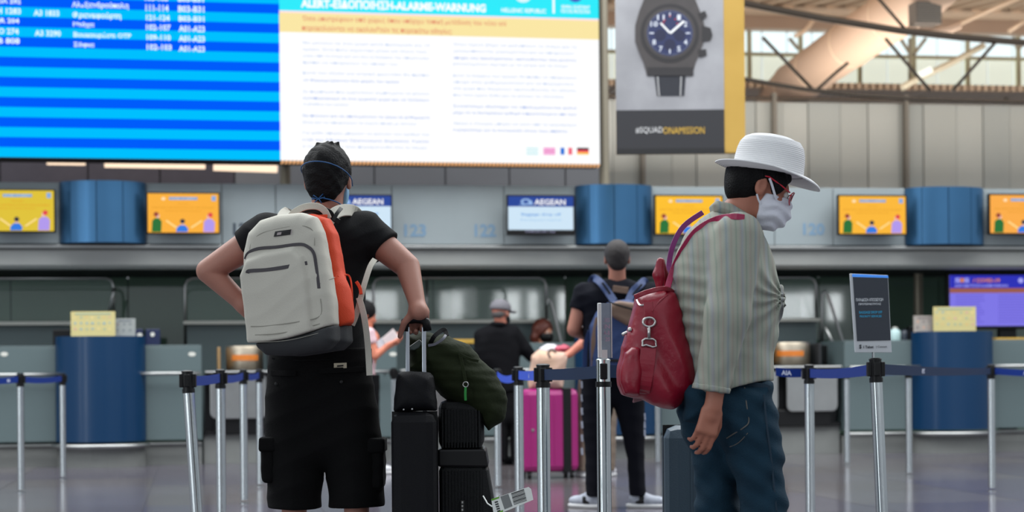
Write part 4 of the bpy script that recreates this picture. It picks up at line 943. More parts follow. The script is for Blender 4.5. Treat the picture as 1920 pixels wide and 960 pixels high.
# olive duffel
M_ol = mat('olive_cloth', (30, 37, 20), .85, spec=.15, var=.18, vscale=9, bump=.35, bscale=45)
od = thing('duffel_bag', 'olive green duffel bag slumped over the black suitcases', 'bag', W(850, 750, YC))
ot = [(766, 628), (790, 622), (806, 622), (822, 628), (836, 622), (851, 636), (879, 649), (898, 666), (922, 694), (939, 715), (949, 734), (951, 762), (948, 782), (932, 797), (916, 810), (908, 800), (900, 781), (878, 765), (846, 754), (826, 742), (806, 712), (780, 700), (766, 694)]
fd = pillow(ot, YC+.14, .13, .10)
def crease(p):
    c1 = W(865, 690, YC); q = p-c1; u = q[:, 0]*.82+q[:, 2]*.57; v = -q[:, 0]*.57+q[:, 2]*.82
    w1 = np.sin(u*13+np.sin(v*9)*1.3); return .007*np.sin(v*31+w1*2.2+u*9)*np.clip(.6+.6*w1, .1, 1)+.003*np.sin(u*47+v*23+w1*3)+.0012*np.sin(v*120+u*70+w1*5)
sp_(od, 'body', FOLD(fd, crease), W(755, 825, YC)-(0, .25, 0), W(965, 610, YC)+(0, .25, 0), .005, M_ol)
def strap_(root, nm, pts, w_, th, m, label=None, up=None): 
    """ribbon through world points; wide side faces the camera"""
    pts = [np.array(p, float) for p in pts]; g = G(); vs = []
    # resample by Catmull-Rom
    P_ = [pts[0]]+pts+[pts[-1]]; out = []
    for i in range(1, len(P_)-2):
        for t in np.linspace(0, 1, 6, endpoint=False):
            a, b, c, d = P_[i-1:i+3]; out.append(.5*((2*b)+(c-a)*t+(2*a-5*b+4*c-d)*t*t+(3*b-a-3*c+d)*t**3))
    out.append(pts[-1]); nvec = np.array(up if up is not None else (0, -1, 0), float)
    for i, p in enumerate(out):
        t = out[min(i+1, len(out)-1)]-out[max(i-1, 0)]; t /= np.linalg.norm(t)+1e-9
        s_ = np.cross(t, nvec); s_ /= np.linalg.norm(s_)+1e-9; nn = np.cross(s_, t)
        for a, b in ((-1, -1), (1, -1), (1, 1), (-1, 1)): vs.append(p+s_*w_/2*a+nn*th/2*b)
    k = len(out); fs = [(i*4+j, i*4+(j+1) % 4, (i+1)*4+(j+1) % 4, (i+1)*4+j) for i in range(k-1) for j in range(4)]+[(3, 2, 1, 0), tuple(range((k-1)*4, k*4))]
    return part(root, nm, g.add(vs, fs), m, label=label, bevel=min(w_, th)*.3)
YD = YC+.0
strap_(od, 'strap', [W(862, 663, YD+.02), W(868, 690, YD), W(873, 716, YD-.01)], .012, .004, M_ol)
part(od, 'ring', G().tube([W(873+5*math.cos(t), 721+5*math.sin(t), YD-.012) for t in np.linspace(0, 6.4, 14)], .0022, 8, cap=False), M_steel, smooth=True)
strap_(od, 'pull_cord', [W(873, 726, YD-.014), W(872.5, 738, YD-.014), W(873, 751, YD-.012)], .009, .003, mat('cord_green', (28, 130, 50), .6), 'bright green pull cord')
strap_(od, 'carry_handle', [W(806, 646, YD+.03), W(815, 630, YD), W(832, 618, YD+.02), W(838, 630, YD+.0)], .016, .004, M_black)
strap_(od, 'carry_handle', [W(803, 648, YD+.01), W(816, 645, YD-.01), W(830, 636, YD-.02), W(836, 628, YD)], .010, .004, mat('strap_grey', (96, 98, 108), .4), 'grey edged strap')
part(od, 'buckle', G().prism([tuple(W(x, y, YD)[[0, 2]]) for x, y in ((766, 650), (786, 636), (792, 643), (786, 652), (776, 657), (768, 656))], 1, YD+.02, YD+.04), mat('buckle', (52, 62, 58), .4), bevel=.004)
strap_(od, 'flap_seam', [W(862, 664, YD+.0), W(880, 673, YD-.01), W(897, 677, YD+.01)], .01, .004, M_ol)
# airline tag
tg = thing('luggage_tag', 'white barcode luggage tag sticking out from the ribbed suitcase', 'tag', W(925, 945, 6.9))
T9 = Frame(6.85, 0)
part(tg, 'paper', polyp(T9, [(921, 936), (991, 913), (996, 917), (1000, 937), (935, 964), (925, 960)], 0, .0015), mat('tag_white', (226, 230, 226), .5), T9)
part(tg, 'grey_field', polyp(T9, [(938, 931), (953, 926), (961, 949), (946, 955)], -.001, .0008), mat('tag_grey', (120, 124, 124), .6), T9)
g = G()
for i in range(9):
    t = i/8; a = (960+t*5-1.5, 926+t*20); b = (984+t*5-1.5, 918+t*20); h_ = .55+.5*(i % 3 == 0)
    polyp(T9, [(a[0], a[1]-h_), (b[0], b[1]-h_), (b[0], b[1]+h_), (a[0], a[1]+h_)], -.0012, .0008, g)
part(tg, 'barcode', g, mat('tag_ink', (50, 52, 54), .6), T9)
g = G()
for i in range(5): polyp(T9, [(927+i*1.2, 941+i*4.2), (933+i*1.2, 939+i*4.2), (934+i*1.2, 941.5+i*4.2), (928+i*1.2, 943.5+i*4.2)], -.0012, .0008, g)
part(tg, 'printed_dash', g, mat('tag_ink', (50, 52, 54), .6), T9)
g = polyp(T9, [(921, 936), (936, 931), (936, 934), (922, 939)], -.0014, .0008); polyp(T9, [(930, 962), (943, 956), (943, 960), (933, 965)], -.0014, .0008, g)
part(tg, 'green_edge', g, mat('tag_green', (100, 160, 50), .6), T9)
part(tg, 'loop', G().tube([W(923, 950, 6.853), W(914, 944, 6.87), W(906, 930, 6.9)], .0025, 6), mat('tag_white', (226, 230, 226), .5))
# pink suitcase
Yp = FR(1030, 897); cx = float(W(1026, 800, Yp)[0]); sp_p = 3600/Yp; hh = (897-729)/sp_p; wd = .50
pk = thing('suitcase', 'bright pink hard suitcase with black strap', 'suitcase', (cx, Yp, 0))
M_pk = mat('pink_shell', (142, 12, 98), .35, var=.08, vscale=5, coat=.2); Mp = rot(R(16)); op = np.array((cx, Yp, 0))
PF = Frame(Yp, R(16), cx)
g = G().box((-wd/2, -.135, .06), (wd/2, .135, hh)); part(pk, 'shell', g, M_pk, PF, bevel=.05)
part(pk, 'zip', G().box((-wd/2-.002, -.008, .07), (wd/2+.002, .008, hh+.002)), M_black, PF, bevel=.002)
for a in (-.19, -.09, .02): part(pk, 'groove', G().box((a, -.139, .12), (a+.012, -.133, hh-.06)), M_pk, PF, bevel=.002)
part(pk, 'luggage_strap', G().box((.10, -.142, .055), (.175, .142, hh+.006)), M_black, PF, bevel=.004)
part(pk, 'lock', G().lathe([(.014, 0), (.012, .006), (.001, .008)], tuple(PF.w(-.17, -.135, .42)), 12, M=rot(R(16), 0, R(90))), M_steel)
for a in (-wd/2+.06, wd/2-.06):
    for b in (-.09, .09): part(pk, 'wheel', G().tube([(a-.012, b, .03), (a+.012, b, .03)], .028, 14).box((a-.02, b-.02, .05), (a+.02, b+.02, .07)), M_black, PF)
bb = thing('shopping_bag', 'soft beige and lilac bag on the pink suitcase', 'bag', (cx, Yp, hh))
M_bg = mat('bag_beige', (196, 160, 122), .7, c2=(178, 148, 150), vscale=4, bump=.3, bscale=40)
sp_(bb, 'body', FOLD(pillow([(996, 668), (1010, 656), (1030, 660), (1060, 660), (1063, 672), (1058, 700), (1056, 729), (992, 729), (990, 714), (993, 690)], Yp, .12, .07), folds(.008, 26, 14)), W(980, 740, Yp)-(0, .2, 0), W(1075, 645, Yp)+(0, .2, 0), .011, M_bg)
strap_(bb, 'handle', [W(1032, 672, Yp-.12), W(1028, 662, Yp-.1), W(1034, 656, Yp-.05), (W(1042, 660, Yp-.1))], .02, .008, mat('bag_edge', (90, 70, 60), .7))
pb = thing('plastic_bag', 'crumpled white and red plastic bag behind the beige bag', 'bag', W(1045, 660, Yp+.25))
sp_(pb, 'body', FOLD(ell(W(1032, 656, Yp+.25), (.1, .06, .05)), folds(.012, 70, 50)), W(1032, 656, Yp+.25)-(.15, .1, .1), W(1032, 656, Yp+.25)+(.15, .1, .1), .01, mat('plastic_white', (190, 184, 190), .4))
sp_(pb, 'red_wrap', FOLD(ell(W(1055, 654, Yp+.2), (.07, .05, .035)), folds(.01, 70, 50)), W(1055, 654, Yp+.2)-(.12, .1, .08), W(1055, 654, Yp+.2)+(.12, .1, .08), .01, mat('plastic_red', (170, 60, 84), .4))
part(pb, 'shelf_stick', G().tube([W(1045, 668, Yp+.25), W(1045, 700, Yp+.28)], .02, 8), mat('plastic_white', (190, 184, 190), .4))
# teal suitcase behind the woman
Yt = 8.0; x0, x1 = W(1244, 880, Yt)[0], W(1244, 880, Yt)[0]+.40; zt_ = W(1290, 797, Yt)[2]
tl = thing('suitcase', 'dark teal suitcase half hidden behind the woman in the hat', 'suitcase', ((x0+x1)/2, Yt, 0))
M_tl = mat('teal_shell', (34, 56, 70), .5, var=.06, bump=.2, bscale=200)
part(tl, 'shell', G().box((x0, Yt-.13, .06), (x1, Yt+.13, zt_)), M_tl, bevel=.05)
part(tl, 'zip', G().box((x0-.002, Yt-.006, .1), (x1+.002, Yt+.006, zt_+.002)), M_black)
for a in (.1, .2, .3): part(tl, 'groove', G().box((x0+a, Yt-.134, .12), (x0+a+.01, Yt-.128, zt_-.06)), M_tl, bevel=.002)
for a in (x0+.06, x1-.06):
    for b in (-.09, .09): part(tl, 'wheel', G().tube([(a-.012, Yt+b, .03), (a+.012, Yt+b, .03)], .028, 14).box((a-.02, Yt+b-.02, .05), (a+.02, Yt+b+.02, .07)), M_black)
part(tl, 'carry_handle', G().tube([(x0+.12, Yt, zt_-.01), (x0+.13, Yt, zt_+.012), (x0+.27, Yt, zt_+.012), (x0+.28, Yt, zt_-.01)], .01, 8), M_black, smooth=True)
# ================================================================ people: shared builders
def nrm(v): v = np.array(v, float); return v/(np.linalg.norm(v)+1e-12)
def basis(fwd, up=(0, 0, 1)):
    """3x3 with columns right, forward, up"""
    f = nrm(fwd); x = nrm(np.cross(f, up)); z = np.cross(x, f); return np.stack([x, f, z], 1)
def loc(f, o, M, s=1.0):
    o, M = A_(o), np.array(M, np.float32); return lambda p: f(((p-o)@M)/s)*s
def head_sdf(o, M, s=1.0):
    h = U(.03, ell((0, -.012, .03), (.074, .094, .088)), ell((0, .032, -.03), (.058, .062, .082)), ell((0, .046, -.078), (.040, .040, .034)))
    h = U(.02, h, ell((.034, .062, -.028), (.024, .024, .026)), ell((-.034, .062, -.028), (.024, .024, .026)), cap((-.028, .080, .022), (.028, .080, .022), .011), cap((0, .09, -.094), (0, .088, -.092), .014))
    h = SUB(.012, h, U(0, ell((.031, .104, .004), (.015, .012, .010)), ell((-.031, .104, .004), (.015, .012, .010))))
    h = U(.010, h, cap((0, .088, .010), (0, .112, -.028), .008, .012), ell((.010, .100, -.032), (.008, .009, .007)), ell((-.010, .100, -.032), (.008, .009, .007)))
    h = U(.006, h, cap((-.018, .088, -.056), (.018, .088, -.056), .006), cap((-.014, .088, -.066), (.014, .088, -.066), .007))
    for sx_ in (-1, 1):
        ear = SUB(.004, ell((sx_*.080, -.004, -.002), (.010, .020, .032)), ell((sx_*.090, .000, .002), (.007, .011, .019)))
        h = U(.008, h, ear, ell((sx_*.078, .002, -.026), (.007, .009, .010)))
    return loc(h, o, M, s)
def eyes(root, o, M, s=1.0):
    for sx_ in (-1, 1):
        g = G().lathe([(.0001, -.0118)]+[(.0118*math.cos(t), .0118*math.sin(t)) for t in np.linspace(-1.4, 1.4, 9)]+[(.0001, .0118)], (0, 0, 0), 14)
        c = np.array((sx_*.031, .086, .004)); g.xf(lambda q: np.array(o)+np.array(M)@((q+c)*s))
        part(root, 'eye', g, mat('eye_white', (215, 210, 205), .2), smooth=True)
        c2 = np.array((sx_*.031, .0962, .004)); g = G().lathe([(.005, 0), (.004, .002), (.0001, .0026)], (0, 0, 0), 12, M=rot(0, 0, R(-90))); g.xf(lambda q: np.array(o)+np.array(M)@((q+c2)*s))
        part(root, 'iris', g, mat('iris_dark', (40, 26, 18), .2), smooth=True)
def hand_sdf(wr, d, n, t, curl=(.3, .4, .3), s=1.0, thumb=(.6, .75, .25)):
    wr, d, n = np.array(wr, float), nrm(d), nrm(n); n = nrm(n-d*(n@d)); t = nrm(np.array(t, float)-d*(np.array(t)@d)-n*(np.array(t)@n))
    M = np.stack([t, d, n], 1); fs = [rbox(wr+d*.052*s, (.037*s, .046*s, .0135*s), .012*s, M), cap(wr-d*.01*s, wr+d*.03*s, .024*s, .024*s)]
    base = [(.029, .096, (.042, .025, .021), .0092), (.010, .100, (.046, .029, .022), .0095), (-.010, .097, (.042, .027, .021), .0090), (-.028, .090, (.033, .020, .019), .0080)]
    out = U(.014*s, *fs); fl = []
    for k, (tx, dy, L, r) in enumerate(base):
        p = wr+(t*tx+d*(dy-.012))*s; a = 0; pts = [p]; 
        for j in range(3):
            a += curl[j]*(1+.12*k)
            q = nrm(d*math.cos(a)+n*math.sin(a)+t*(tx*1.5)*(1 if j == 0 else .3)); p = p+q*(L[j]+(.012 if j == 0 else 0))*s; pts.append(p)
        fl.append(chain(pts, [r*1.08*s, r*s, r*.92*s, r*.82*s]))
    a = wr+(d*.022+t*.026+n*.006)*s; b = a+nrm(d*thumb[0]+t*thumb[1]+n*thumb[2])*.044*s; dd = nrm(d*(thumb[0]+.35)+t*(thumb[1]-.35)+n*(thumb[2]+.15)); c = b+dd*.034*s; e = c+nrm(dd+n*.3)*.024*s
    fl.append(chain([a, b, c, e], [.015*s, .012*s, .0108*s, .009*s]))
    out = U(.007*s, out, *fl) if False else out
    for f in fl: out = U(.006*s, out, f)
    return out
def hit(f, px, py, off=0.0, t0=.6, t1=1.3, Y=7.0, M=None):
    """point where the camera pixel meets the surface, lifted off towards the viewer (only used to lay trim on real surfaces)"""
    a = W(px, py, Y*t0); b = W(px, py, Y*t1); ts = np.linspace(0, 1, 1200); P_ = (a+(b-a)*ts[:, None]).astype(np.float32); d = f(P_); i = np.argmax(d < 0)
    if d[i] >= 0: i = int(np.argmin(d))
    c = P_[i].astype(float); return c-nrm(b-a)*off
def shoe(root, ankle, fwd, m_up, m_sole, L=.28, name='shoe'):
    f = nrm((fwd[0], fwd[1], 0)); o = np.array((ankle[0], ankle[1], 0)); M = np.array(basis(f))
    k = L/.28
    up = U(.03*k, ell((0, .02, .062), (.042, .075, .05)), ell((0, .11, .05), (.044, .085, .036)), cap((0, -.01, .07), (0, -.005, .11), .042, .040))
    up = I(.01, up, lambda p: -(p[:, 2]-.022)); sole = I(.006, U(.03, ell((0, .0, .02), (.042, .085, .03)), ell((0, .115, .02), (.047, .088, .03))), lambda p: p[:, 2]-.032, lambda p: -(p[:, 2]-.001))
    S_ = sp_(root, name, loc(up, o, M, k), o-(.3, .3, 0), o+(.3, .3, .2), .008, m_up); a = smesh(loc(sole, o, M, k), o-(.3, .3, .02), o+(.3, .3, .08), .008)
    part(S_, 'sole', a, m_sole, smooth=True); return S_
def px3(p, Y): return W(p[0], p[1], Y+(p[2] if len(p) > 2 else 0))
SK = lambda c, n: mat('skin_'+n, c, .55, var=.07, vscale=14, bump=.05, bscale=160)
def figure(label, Y, head, fwd, skin, shirt, trousers, arms, shoes, hair=None, hs=1.0, h=.012, waist=None, neck=None, torso_m=None, trouser_m=None, hy=.12, ht=.10, fold=.006, sleeve_m=None, legs=(), shirt_name='shirt', trouser_name='trousers', hairf=None, group=None):
    """arms: (points, radii, sleeve parameter 0..2, hand spec)"""
    o = W(*head, Y); M = basis(fwd); base = W(shirt[0][0], 690, Y); cx = np.mean([q[0] for q in trousers]); root = thing('person', label, 'person', (W(cx, 690, Y)[0], Y, 0), group=group)
    parts_ = [head_sdf(o, M, hs)]
    nb = W(*(neck or (head[0], head[1]+50*7/Y)), Y) ; parts_.append(cap(o+M@np.array((0, -.02, -.05)), nb, .052*hs, .06))
    sx = [q[0] for q in shirt]; sy = [q[1] for q in shirt]; c0 = (min(sx)+max(sx))/2; pc = np.mean([q[0] for q in trousers])
    wm = W((np.mean([q[0] for q in shirt if q[1] > max(sy)-20])), max(sy)-4, Y)
    for s_ in (-1, 1):
        k = np.array((s_*.045, 0, 0)); parts_.append(cap(nb-(0, 0, .12)+k, wm+k+(0, 0, .12), .085, .065))
    for a, b, c in legs: parts_.append(chain([px3(a, Y), px3(b, Y), px3(c, Y)], [.058, .048, .036], 0))
    sl = []
    for pts, rs, sp0, hd in arms:
        P_ = [px3(q, Y) for q in pts]; parts_.append(chain(P_, rs))
        if hd: parts_.append(hand_sdf(P_[-1], *hd))
        if sp0:
            i = int(sp0) if sp0 < 2 else 1; fr = sp0-i; Q = P_[:i+1]+[P_[i]+(P_[i+1]-P_[i])*fr]; rr_ = [r+.014 for r in rs[:i+1]]+[rs[i]+(rs[i+1]-rs[i])*fr+.016]
            dr = nrm(Q[-1]-Q[-2]); sl.append((chain(Q, rr_, .02), Q[-1]-dr*.004, dr))
    body = parts_[0]
    for q in parts_[1:]: body = U(.025, body, q)
    allp = np.array([o+(0, 0, .16), o-(0, 0, .16)]+[px3(q, Y) for a in arms for q in a[0]]+[W(x, y, Y) for x, y in list(shirt)+list(trousers)]+[px3(q, Y) for l in legs for q in l])
    lo, hi = allp.min(0)-(.2, .28, .12), allp.max(0)+(.2, .28, .05)
    sp_(root, 'body', body, lo, hi, h, skin)
    def ext(pts, tol):
        yb = max(q[1] for q in pts); zc = W(pts[0][0], yb-.35*tol, Y)[2]; ppm = FPX/Y
        return [(q[0], q[1]+ppm*.16 if q[1] > yb-tol else q[1]) for q in pts], (lambda p: -(p[:, 2]-zc))
    so_, hem1 = ext(shirt, 8*7/Y+2); st = I(.006, pillow(so_, Y, hy, hy), hem1)
    to_, hem2 = ext(trousers, 30*7/Y); yt_ = min(q[1] for q in trousers); zt_w = W(trousers[0][0], yt_+1, Y)[2]
    to_ = [(q[0], q[1]-FPX/Y*.16 if q[1] < yt_+8*7/Y else q[1]) for q in to_]; bot = hem2; hem2 = lambda p: np.maximum(bot(p), p[:, 2]-zt_w)
    for f_, e_, d_ in sl: st = U(.03, st, I(.008, f_, half(e_, d_)))
    if fold: st = FOLD(st, folds(fold, 34, 13, seed=Y))
    sp_(root, shirt_name, st, lo, hi, h*.9, torso_m)
    if trousers: sp_(root, trouser_name, FOLD(I(.006, pillow(to_, Y, ht, ht), hem2), folds(fold*.8, 30, 12, seed=Y+1)), lo, hi, h*.9, trouser_m)
    for a, f in shoes: shoe(root, px3(a, Y), f, mat('shoe_white', (196, 196, 200), .5), mat('sole_white', (205, 205, 205), .5))
    return root, o, M, body, st
def add_hair(root, o, M, f, m, s=1.0, h=.008, name='hair', label=None):
    return sp_(root, name, loc(f, o, M, s), np.array(o)-.2, np.array(o)+.2, h, m, label=label)
short_hair = lambda amp=.003: FOLD(U(.02, SUB(.012, ell((0, -.014, .034), (.086, .104, .098)), U(.01, ell((0, .12, -.03), (.09, .075, .10)), ell((0, .02, -.09), (.13, .10, .085)))), ell((0, -.058, -.02), (.066, .042, .065))), lambda p: amp*.5*(np.sin(p[:, 0]*95+p[:, 2]*71+2*np.sin(p[:, 1]*60+p[:, 2]*37))+.6*np.sin(p[:, 2]*180-p[:, 1]*140+2*np.sin(p[:, 0]*80))))
M_hair = mat('hair_black', (9, 8, 10), .7, bump=.6, bscale=160, spec=.2)
M_shirtk = mat('tshirt_black', (15, 16, 18), .9, spec=.2, bump=.25, bscale=350, var=.1)
# ================================================================ man with the white and orange backpack
YM = 7.12
SKM = SK((160, 112, 96), 'man')
shirt = [(584, 392), (560, 398), (525, 404), (490, 414), (470, 432), (478, 470), (506, 500), (512, 560), (508, 664), (690, 664), (686, 600), (683, 560), (688, 500), (712, 470), (722, 430), (700, 414), (670, 404), (640, 392), (612, 400)]
shorts = [(508, 656), (694, 652), (699, 700), (708, 760), (716, 840), (721, 900), (724, 936), (700, 950), (622, 962), (616, 930), (609, 886), (603, 930), (599, 962), (507, 957), (500, 880), (496, 820), (498, 760), (502, 700)]
arms = [([(683, 432, 0), (764, 500, -.06), (786, 584, -.17)], [.060, .046, .027], .52, (nrm((-.06, 1, -.12)), (0, -.12, -1), (-1, 0, 0), (.95, 1.35, .75), 1.0, (.35, .7, .75))),
        ([(500, 436, 0), (391, 508, .02), (462, 576, .02)], [.060, .046, .030], .42, (nrm((.9, .3, -.5)), (.2, .9, -.2), (.3, 0, .8), (.2, .3, .2), 1.0))]
man, oM, MM, bodyM, shM = figure('man seen from behind in black t-shirt and shorts, hand on suitcase handle', YM, (615, 338), (.13, 1, 0), SKM, shirt, shorts, arms, [], h=.0052, neck=(612, 398), torso_m=M_shirtk, trouser_m=mat('shorts_black', (8, 8, 9), .9, spec=.15, bump=.3, bscale=300), hy=.13, ht=.12, fold=.007, legs=[((556, 700), (552, 932), (549, 1130)), ((658, 700), (668, 932), (672, 1130))], shirt_name='tshirt', trouser_name='cargo_shorts')
tuft = U(.02, short_hair(.003), *[cap((x, y, .115), (x*1.25+dx, y-.01, .115+hz), .012, .003) for x, y, dx, hz in ((-.02, -.02, -.006, .016), (-.004, 0, .008, .022), (.012, -.03, .010, .018), (.024, 0, .012, .020))])
add_hair(man, oM, MM, tuft, M_hair, 1.03, .004)
eyes(man, oM, MM)
for x in (549, 672): shoe(man, W(x, 1130, YM), ((x-612)*.004, 1, 0), mat('shoe_dark', (40, 40, 44), .6), mat('sole_white', (205, 205, 205), .5))
Mask = lambda: I(.004, OFF(U(.02, ell((0, .035, -.045), (.062, .066, .075)), ell((0, .085, -.05), (.036, .034, .042))), .008), lambda p: -(p[:, 1]-.012-.25*np.abs(p[:, 2]+.05)), lambda p: p[:, 2]-(-.012+.12*(p[:, 1]-.06)))
mk_ = add_hair(man, oM, MM, Mask(), mat('mask_blue', (120, 160, 190), .8), 1.0, .004, 'face_mask', 'pale blue face mask')
def lw(o, M, pts): return [np.array(o)+np.array(M)@np.array(q) for q in pts]
M_cord = mat('cord_blue', (24, 78, 130), .6)
cord = [(-.086, .02, .018)]+[(-.094*math.cos(a), -.018-.112*math.sin(a), .030+.042*math.sin(a)*1.0-.010*a) for a in np.linspace(0, math.pi, 15)]+[(.086, .03, -.02)]
part(mk_, 'cord', G().tube(lw(oM, MM, cord), .0022, 8), M_cord, smooth=True)
ck = [W(585, 374, YM-.06), W(594, 372, YM-.085), W(604, 371, YM-.09), W(618, 374, YM-.09), W(632, 379, YM-.08), W(642, 385, YM-.05)]
part(mk_, 'cord', G().tube(ck, .0024, 8), M_cord, smooth=True)
for pts in ([(596, 372), (588, 366), (584, 371), (596, 373)], [(598, 372), (606, 363), (609, 370), (598, 373)], [(597, 372), (590, 380)], [(597, 372), (603, 381)]):
    part(mk_, 'cord_bow', G().tube([W(x, y, YM-.092) for x, y in pts], .0022, 8), M_cord, smooth=True)
part(man, 'collar', G().tube([W(612, 393, YM)+np.array((.068*math.cos(t), .066*math.sin(t)+.0, .010*math.sin(t)-.004)) for t in np.linspace(0, 2*math.pi, 25)], .007, 8, cap=False), M_shirtk, smooth=True)
shf = pillow([(x, y-82 if y < 665 else y) for x, y in shorts], YM, .124, .12)
# pockets, patch, buttons of the shorts
pk_m = MATS['shorts_black']
def pocket(x0, x1, y0, y1, dy, nm='cargo_pocket'):
    c = W((x0+x1)/2, (y0+y1)/2, YM+dy); a = W(x0, y0, YM+dy); b = W(x1, y1, YM+dy)
    f = FOLD(rbox(c, (abs(b[0]-a[0])/2, .075, abs(b[2]-a[2])/2), .02), folds(.004, 40, 30, seed=x0)); p_ = sp_(man, nm, f, a-(.05, .15, .3), b+(.05, .15, .3), .007, pk_m)
    fl_ = FOLD(rbox(c+(0, -.004, abs(b[2]-a[2])/2-.02), (abs(b[0]-a[0])/2+.006, .080, .028), .01), folds(.002, 60, 40)); part(p_, 'pocket_flap', smesh(fl_, a-(.05, .15, .3), b+(.05, .15, .3), .007), pk_m, smooth=True)
pocket(492, 520, 822, 905, -.01); pocket(692, 722, 824, 918, -.01)
part(man, 'label_patch', G().add([hit(shf, x, y, .006) for x, y in ((626, 691), (650, 690), (650, 680), (626, 681))], [(0, 1, 2, 3)]), mat('patch_cream', (180, 172, 150), .7), label='small cream label patch')
part(man, 'patch_print', G().add([hit(shf, x, y, .008) for x, y in ((632, 688), (644, 687), (644, 684), (632, 685))], [(0, 1, 2, 3)]), M_black)
for pts in ([(508, 699), (535, 700), (555, 700)], [(598, 696), (640, 694), (684, 692)]): strap_(man, 'pocket_flap', [hit(shf, x, y, .004) for x, y in pts], .02, .004, pk_m)
for x, y in ((518, 720), (640, 716)): part(man, 'button', G().lathe([(.007, 0), (.006, .003), (.0005, .004)], hit(shf, x, y, .003), 12, M=rot(0, 0, R(90))), M_black)
strap_(man, 'belt_line', [hit(shf, x, y, .003) for x, y in ((510, 672), (560, 676), (620, 674), (692, 668))], .006, .003, pk_m)
# ================================================================ the backpack
Ob = W(552, 533, 6.80); Mb = rot(R(-17), R(-7.5))
bp_root = thing('backpack', 'off-white and orange backpack worn by the man in black', 'backpack', tuple(Ob))
M_bpw = mat('canvas_white', (183, 180, 169), .85, var=.05, vscale=7, bump=.15, bscale=300); M_bpo = mat('canvas_orange', (205, 62, 22), .75, bump=.2, bscale=300); M_bpg = mat('canvas_grey', (44, 46, 48), .8, bump=.2, bscale=300); M_zip = mat('zip_dark', (58, 54, 58), .6)
fo = [(-.145, -.205), (-.115, -.236), (-.03, -.25), (.12, -.25), (.155, -.225), (.166, -.1), (.163, .05), (.155, .16), (.135, .215), (.09, .238), (0, .246), (-.07, .238), (-.12, .20), (-.15, .13), (-.163, .02), (-.16, -.12)]
def BL(f): return loc(f, Ob, Mb)
lo_, hi_ = Ob-.36, Ob+.36
front = pillow([(x*.985, z) for x, z in fo], 0, .062, .05, pix=False, o=(0, -.045, 0)); back = pillow([(x*1.0, z*1.01) for x, z in fo], 0, .052, .03, pix=False, o=(0, .062, 0))
pock = pillow([(-.158, -.205), (-.10, -.216), (.06, -.208), (.092, -.19), (.098, 0), (.092, .08), (.06, .115), (-.05, .115), (-.12, .10), (-.155, .05)], 0, .022, .02, pix=False, o=(0, -.105, 0))
cutz = lambda p: p[:, 2]+.193-.10*(p[:, 0]*p[:, 0])*6-.06*p[:, 0]
body_f = U(.012, front, pock); wr_ = lambda f, a=.0022: FOLD(f, folds(a, 38, 20, seed=3))
sp_(bp_root, 'front_shell', BL(wr_(I(.006, body_f, lambda p: -cutz(p)))), lo_, hi_, .005, M_bpw)
sp_(bp_root, 'bottom_panel', BL(wr_(I(.006, U(.03, OFF(front, .001), OFF(back, .001)), cutz))), lo_, hi_, .006, M_bpg, label='dark grey bottom panel')
side = U(.01, back, ell((.150, .045, -.09), (.04, .06, .115)))
sp_(bp_root, 'side_body', BL(wr_(I(.006, side, lambda p: -cutz(p)))), lo_, hi_, .006, M_bpo, label='orange side and back body')
fB = BL(U(0, front, pock))
def onb(pts, off=.002): return [hit(fB, x, y, off, Y=6.8) for x, y in pts]
strap_(bp_root, 'zipper', onb([(460, 486), (466, 474), (485, 466), (520, 463), (560, 458), (576, 462), (588, 474), (593, 500), (598, 541)]), .011, .004, M_zip)
strap_(bp_root, 'zipper', onb([(464, 512), (468, 508), (500, 506), (540, 500), (576, 493)]), .013, .004, M_zip)
for pts, w_ in (([(468, 470), (472, 454), (486, 440), (508, 432), (550, 424), (575, 425), (588, 436), (590, 460)], .0025), ([(470, 612), (500, 611), (560, 603), (600, 592), (601, 560)], .003), ([(478, 628), (530, 624), (600, 607)], .003), ([(600, 532), (618, 524), (628, 520)], .002), ([(480, 642), (540, 638), (600, 624)], .002)):
    strap_(bp_root, 'seam', onb(pts, .001), w_, .002, mat('seam_grey', (138, 136, 126), .8))
part(bp_root, 'logo_patch', G().add(onb([(513, 444), (544, 440), (546, 430), (516, 434)], .004), [(0, 1, 2, 3)]), M_black, label='black logo patch')
part(bp_root, 'logo_print', G().add(onb([(519, 441), (527, 440), (528, 435), (520, 436)], .006), [(0, 1, 2, 3)]).add(onb([(545, 440), (546.5, 440), (548, 430), (546, 430)], .006), [(0, 1, 2, 3)]), mat('logo_grey', (150, 140, 140), .6))
strap_(bp_root, 'grab_handle', [W(540, 412, 6.84), W(552, 398, 6.83), W(572, 388, 6.83), (W(594, 387, 6.84)), W(608, 395, 6.85), W(616, 410, 6.86)], .024, .008, M_bpw)
strap_(bp_root, 'grab_lining', [W(552, 412, 6.86), W(562, 398, 6.86), W(584, 393, 6.86), W(602, 398, 6.87), W(610, 412, 6.88)], .02, .006, M_black)
strap_(bp_root, 'shoulder_strap', [W(532, 426, 6.9), W(530, 410, 6.94), W(534, 400, 7.02), W(542, 398, 7.12), W(548, 414, 7.24)], .045, .010, M_bpw)
strap_(bp_root, 'shoulder_strap', [W(614, 416, 6.9), W(628, 400, 6.94), W(648, 394, 7.02), W(668, 400, 7.14), W(680, 430, 7.24)], .045, .010, M_bpw)
strap_(bp_root, 'strap_adjuster', [W(604, 392, 6.86), W(618, 398, 6.88), W(626, 410, 6.89), W(636, 416, 6.90)], .02, .008, M_black)
strap_(bp_root, 'strap_adjuster', [W(624, 414, 6.88), W(632, 400, 6.89), W(640, 390, 6.92)], .014, .006, M_black)
strap_(bp_root, 'top_piping', [W(500, 421, 6.83), W(520, 413, 6.83), W(570, 408, 6.84), W(614, 405, 6.85)], .012, .006, M_bpo)
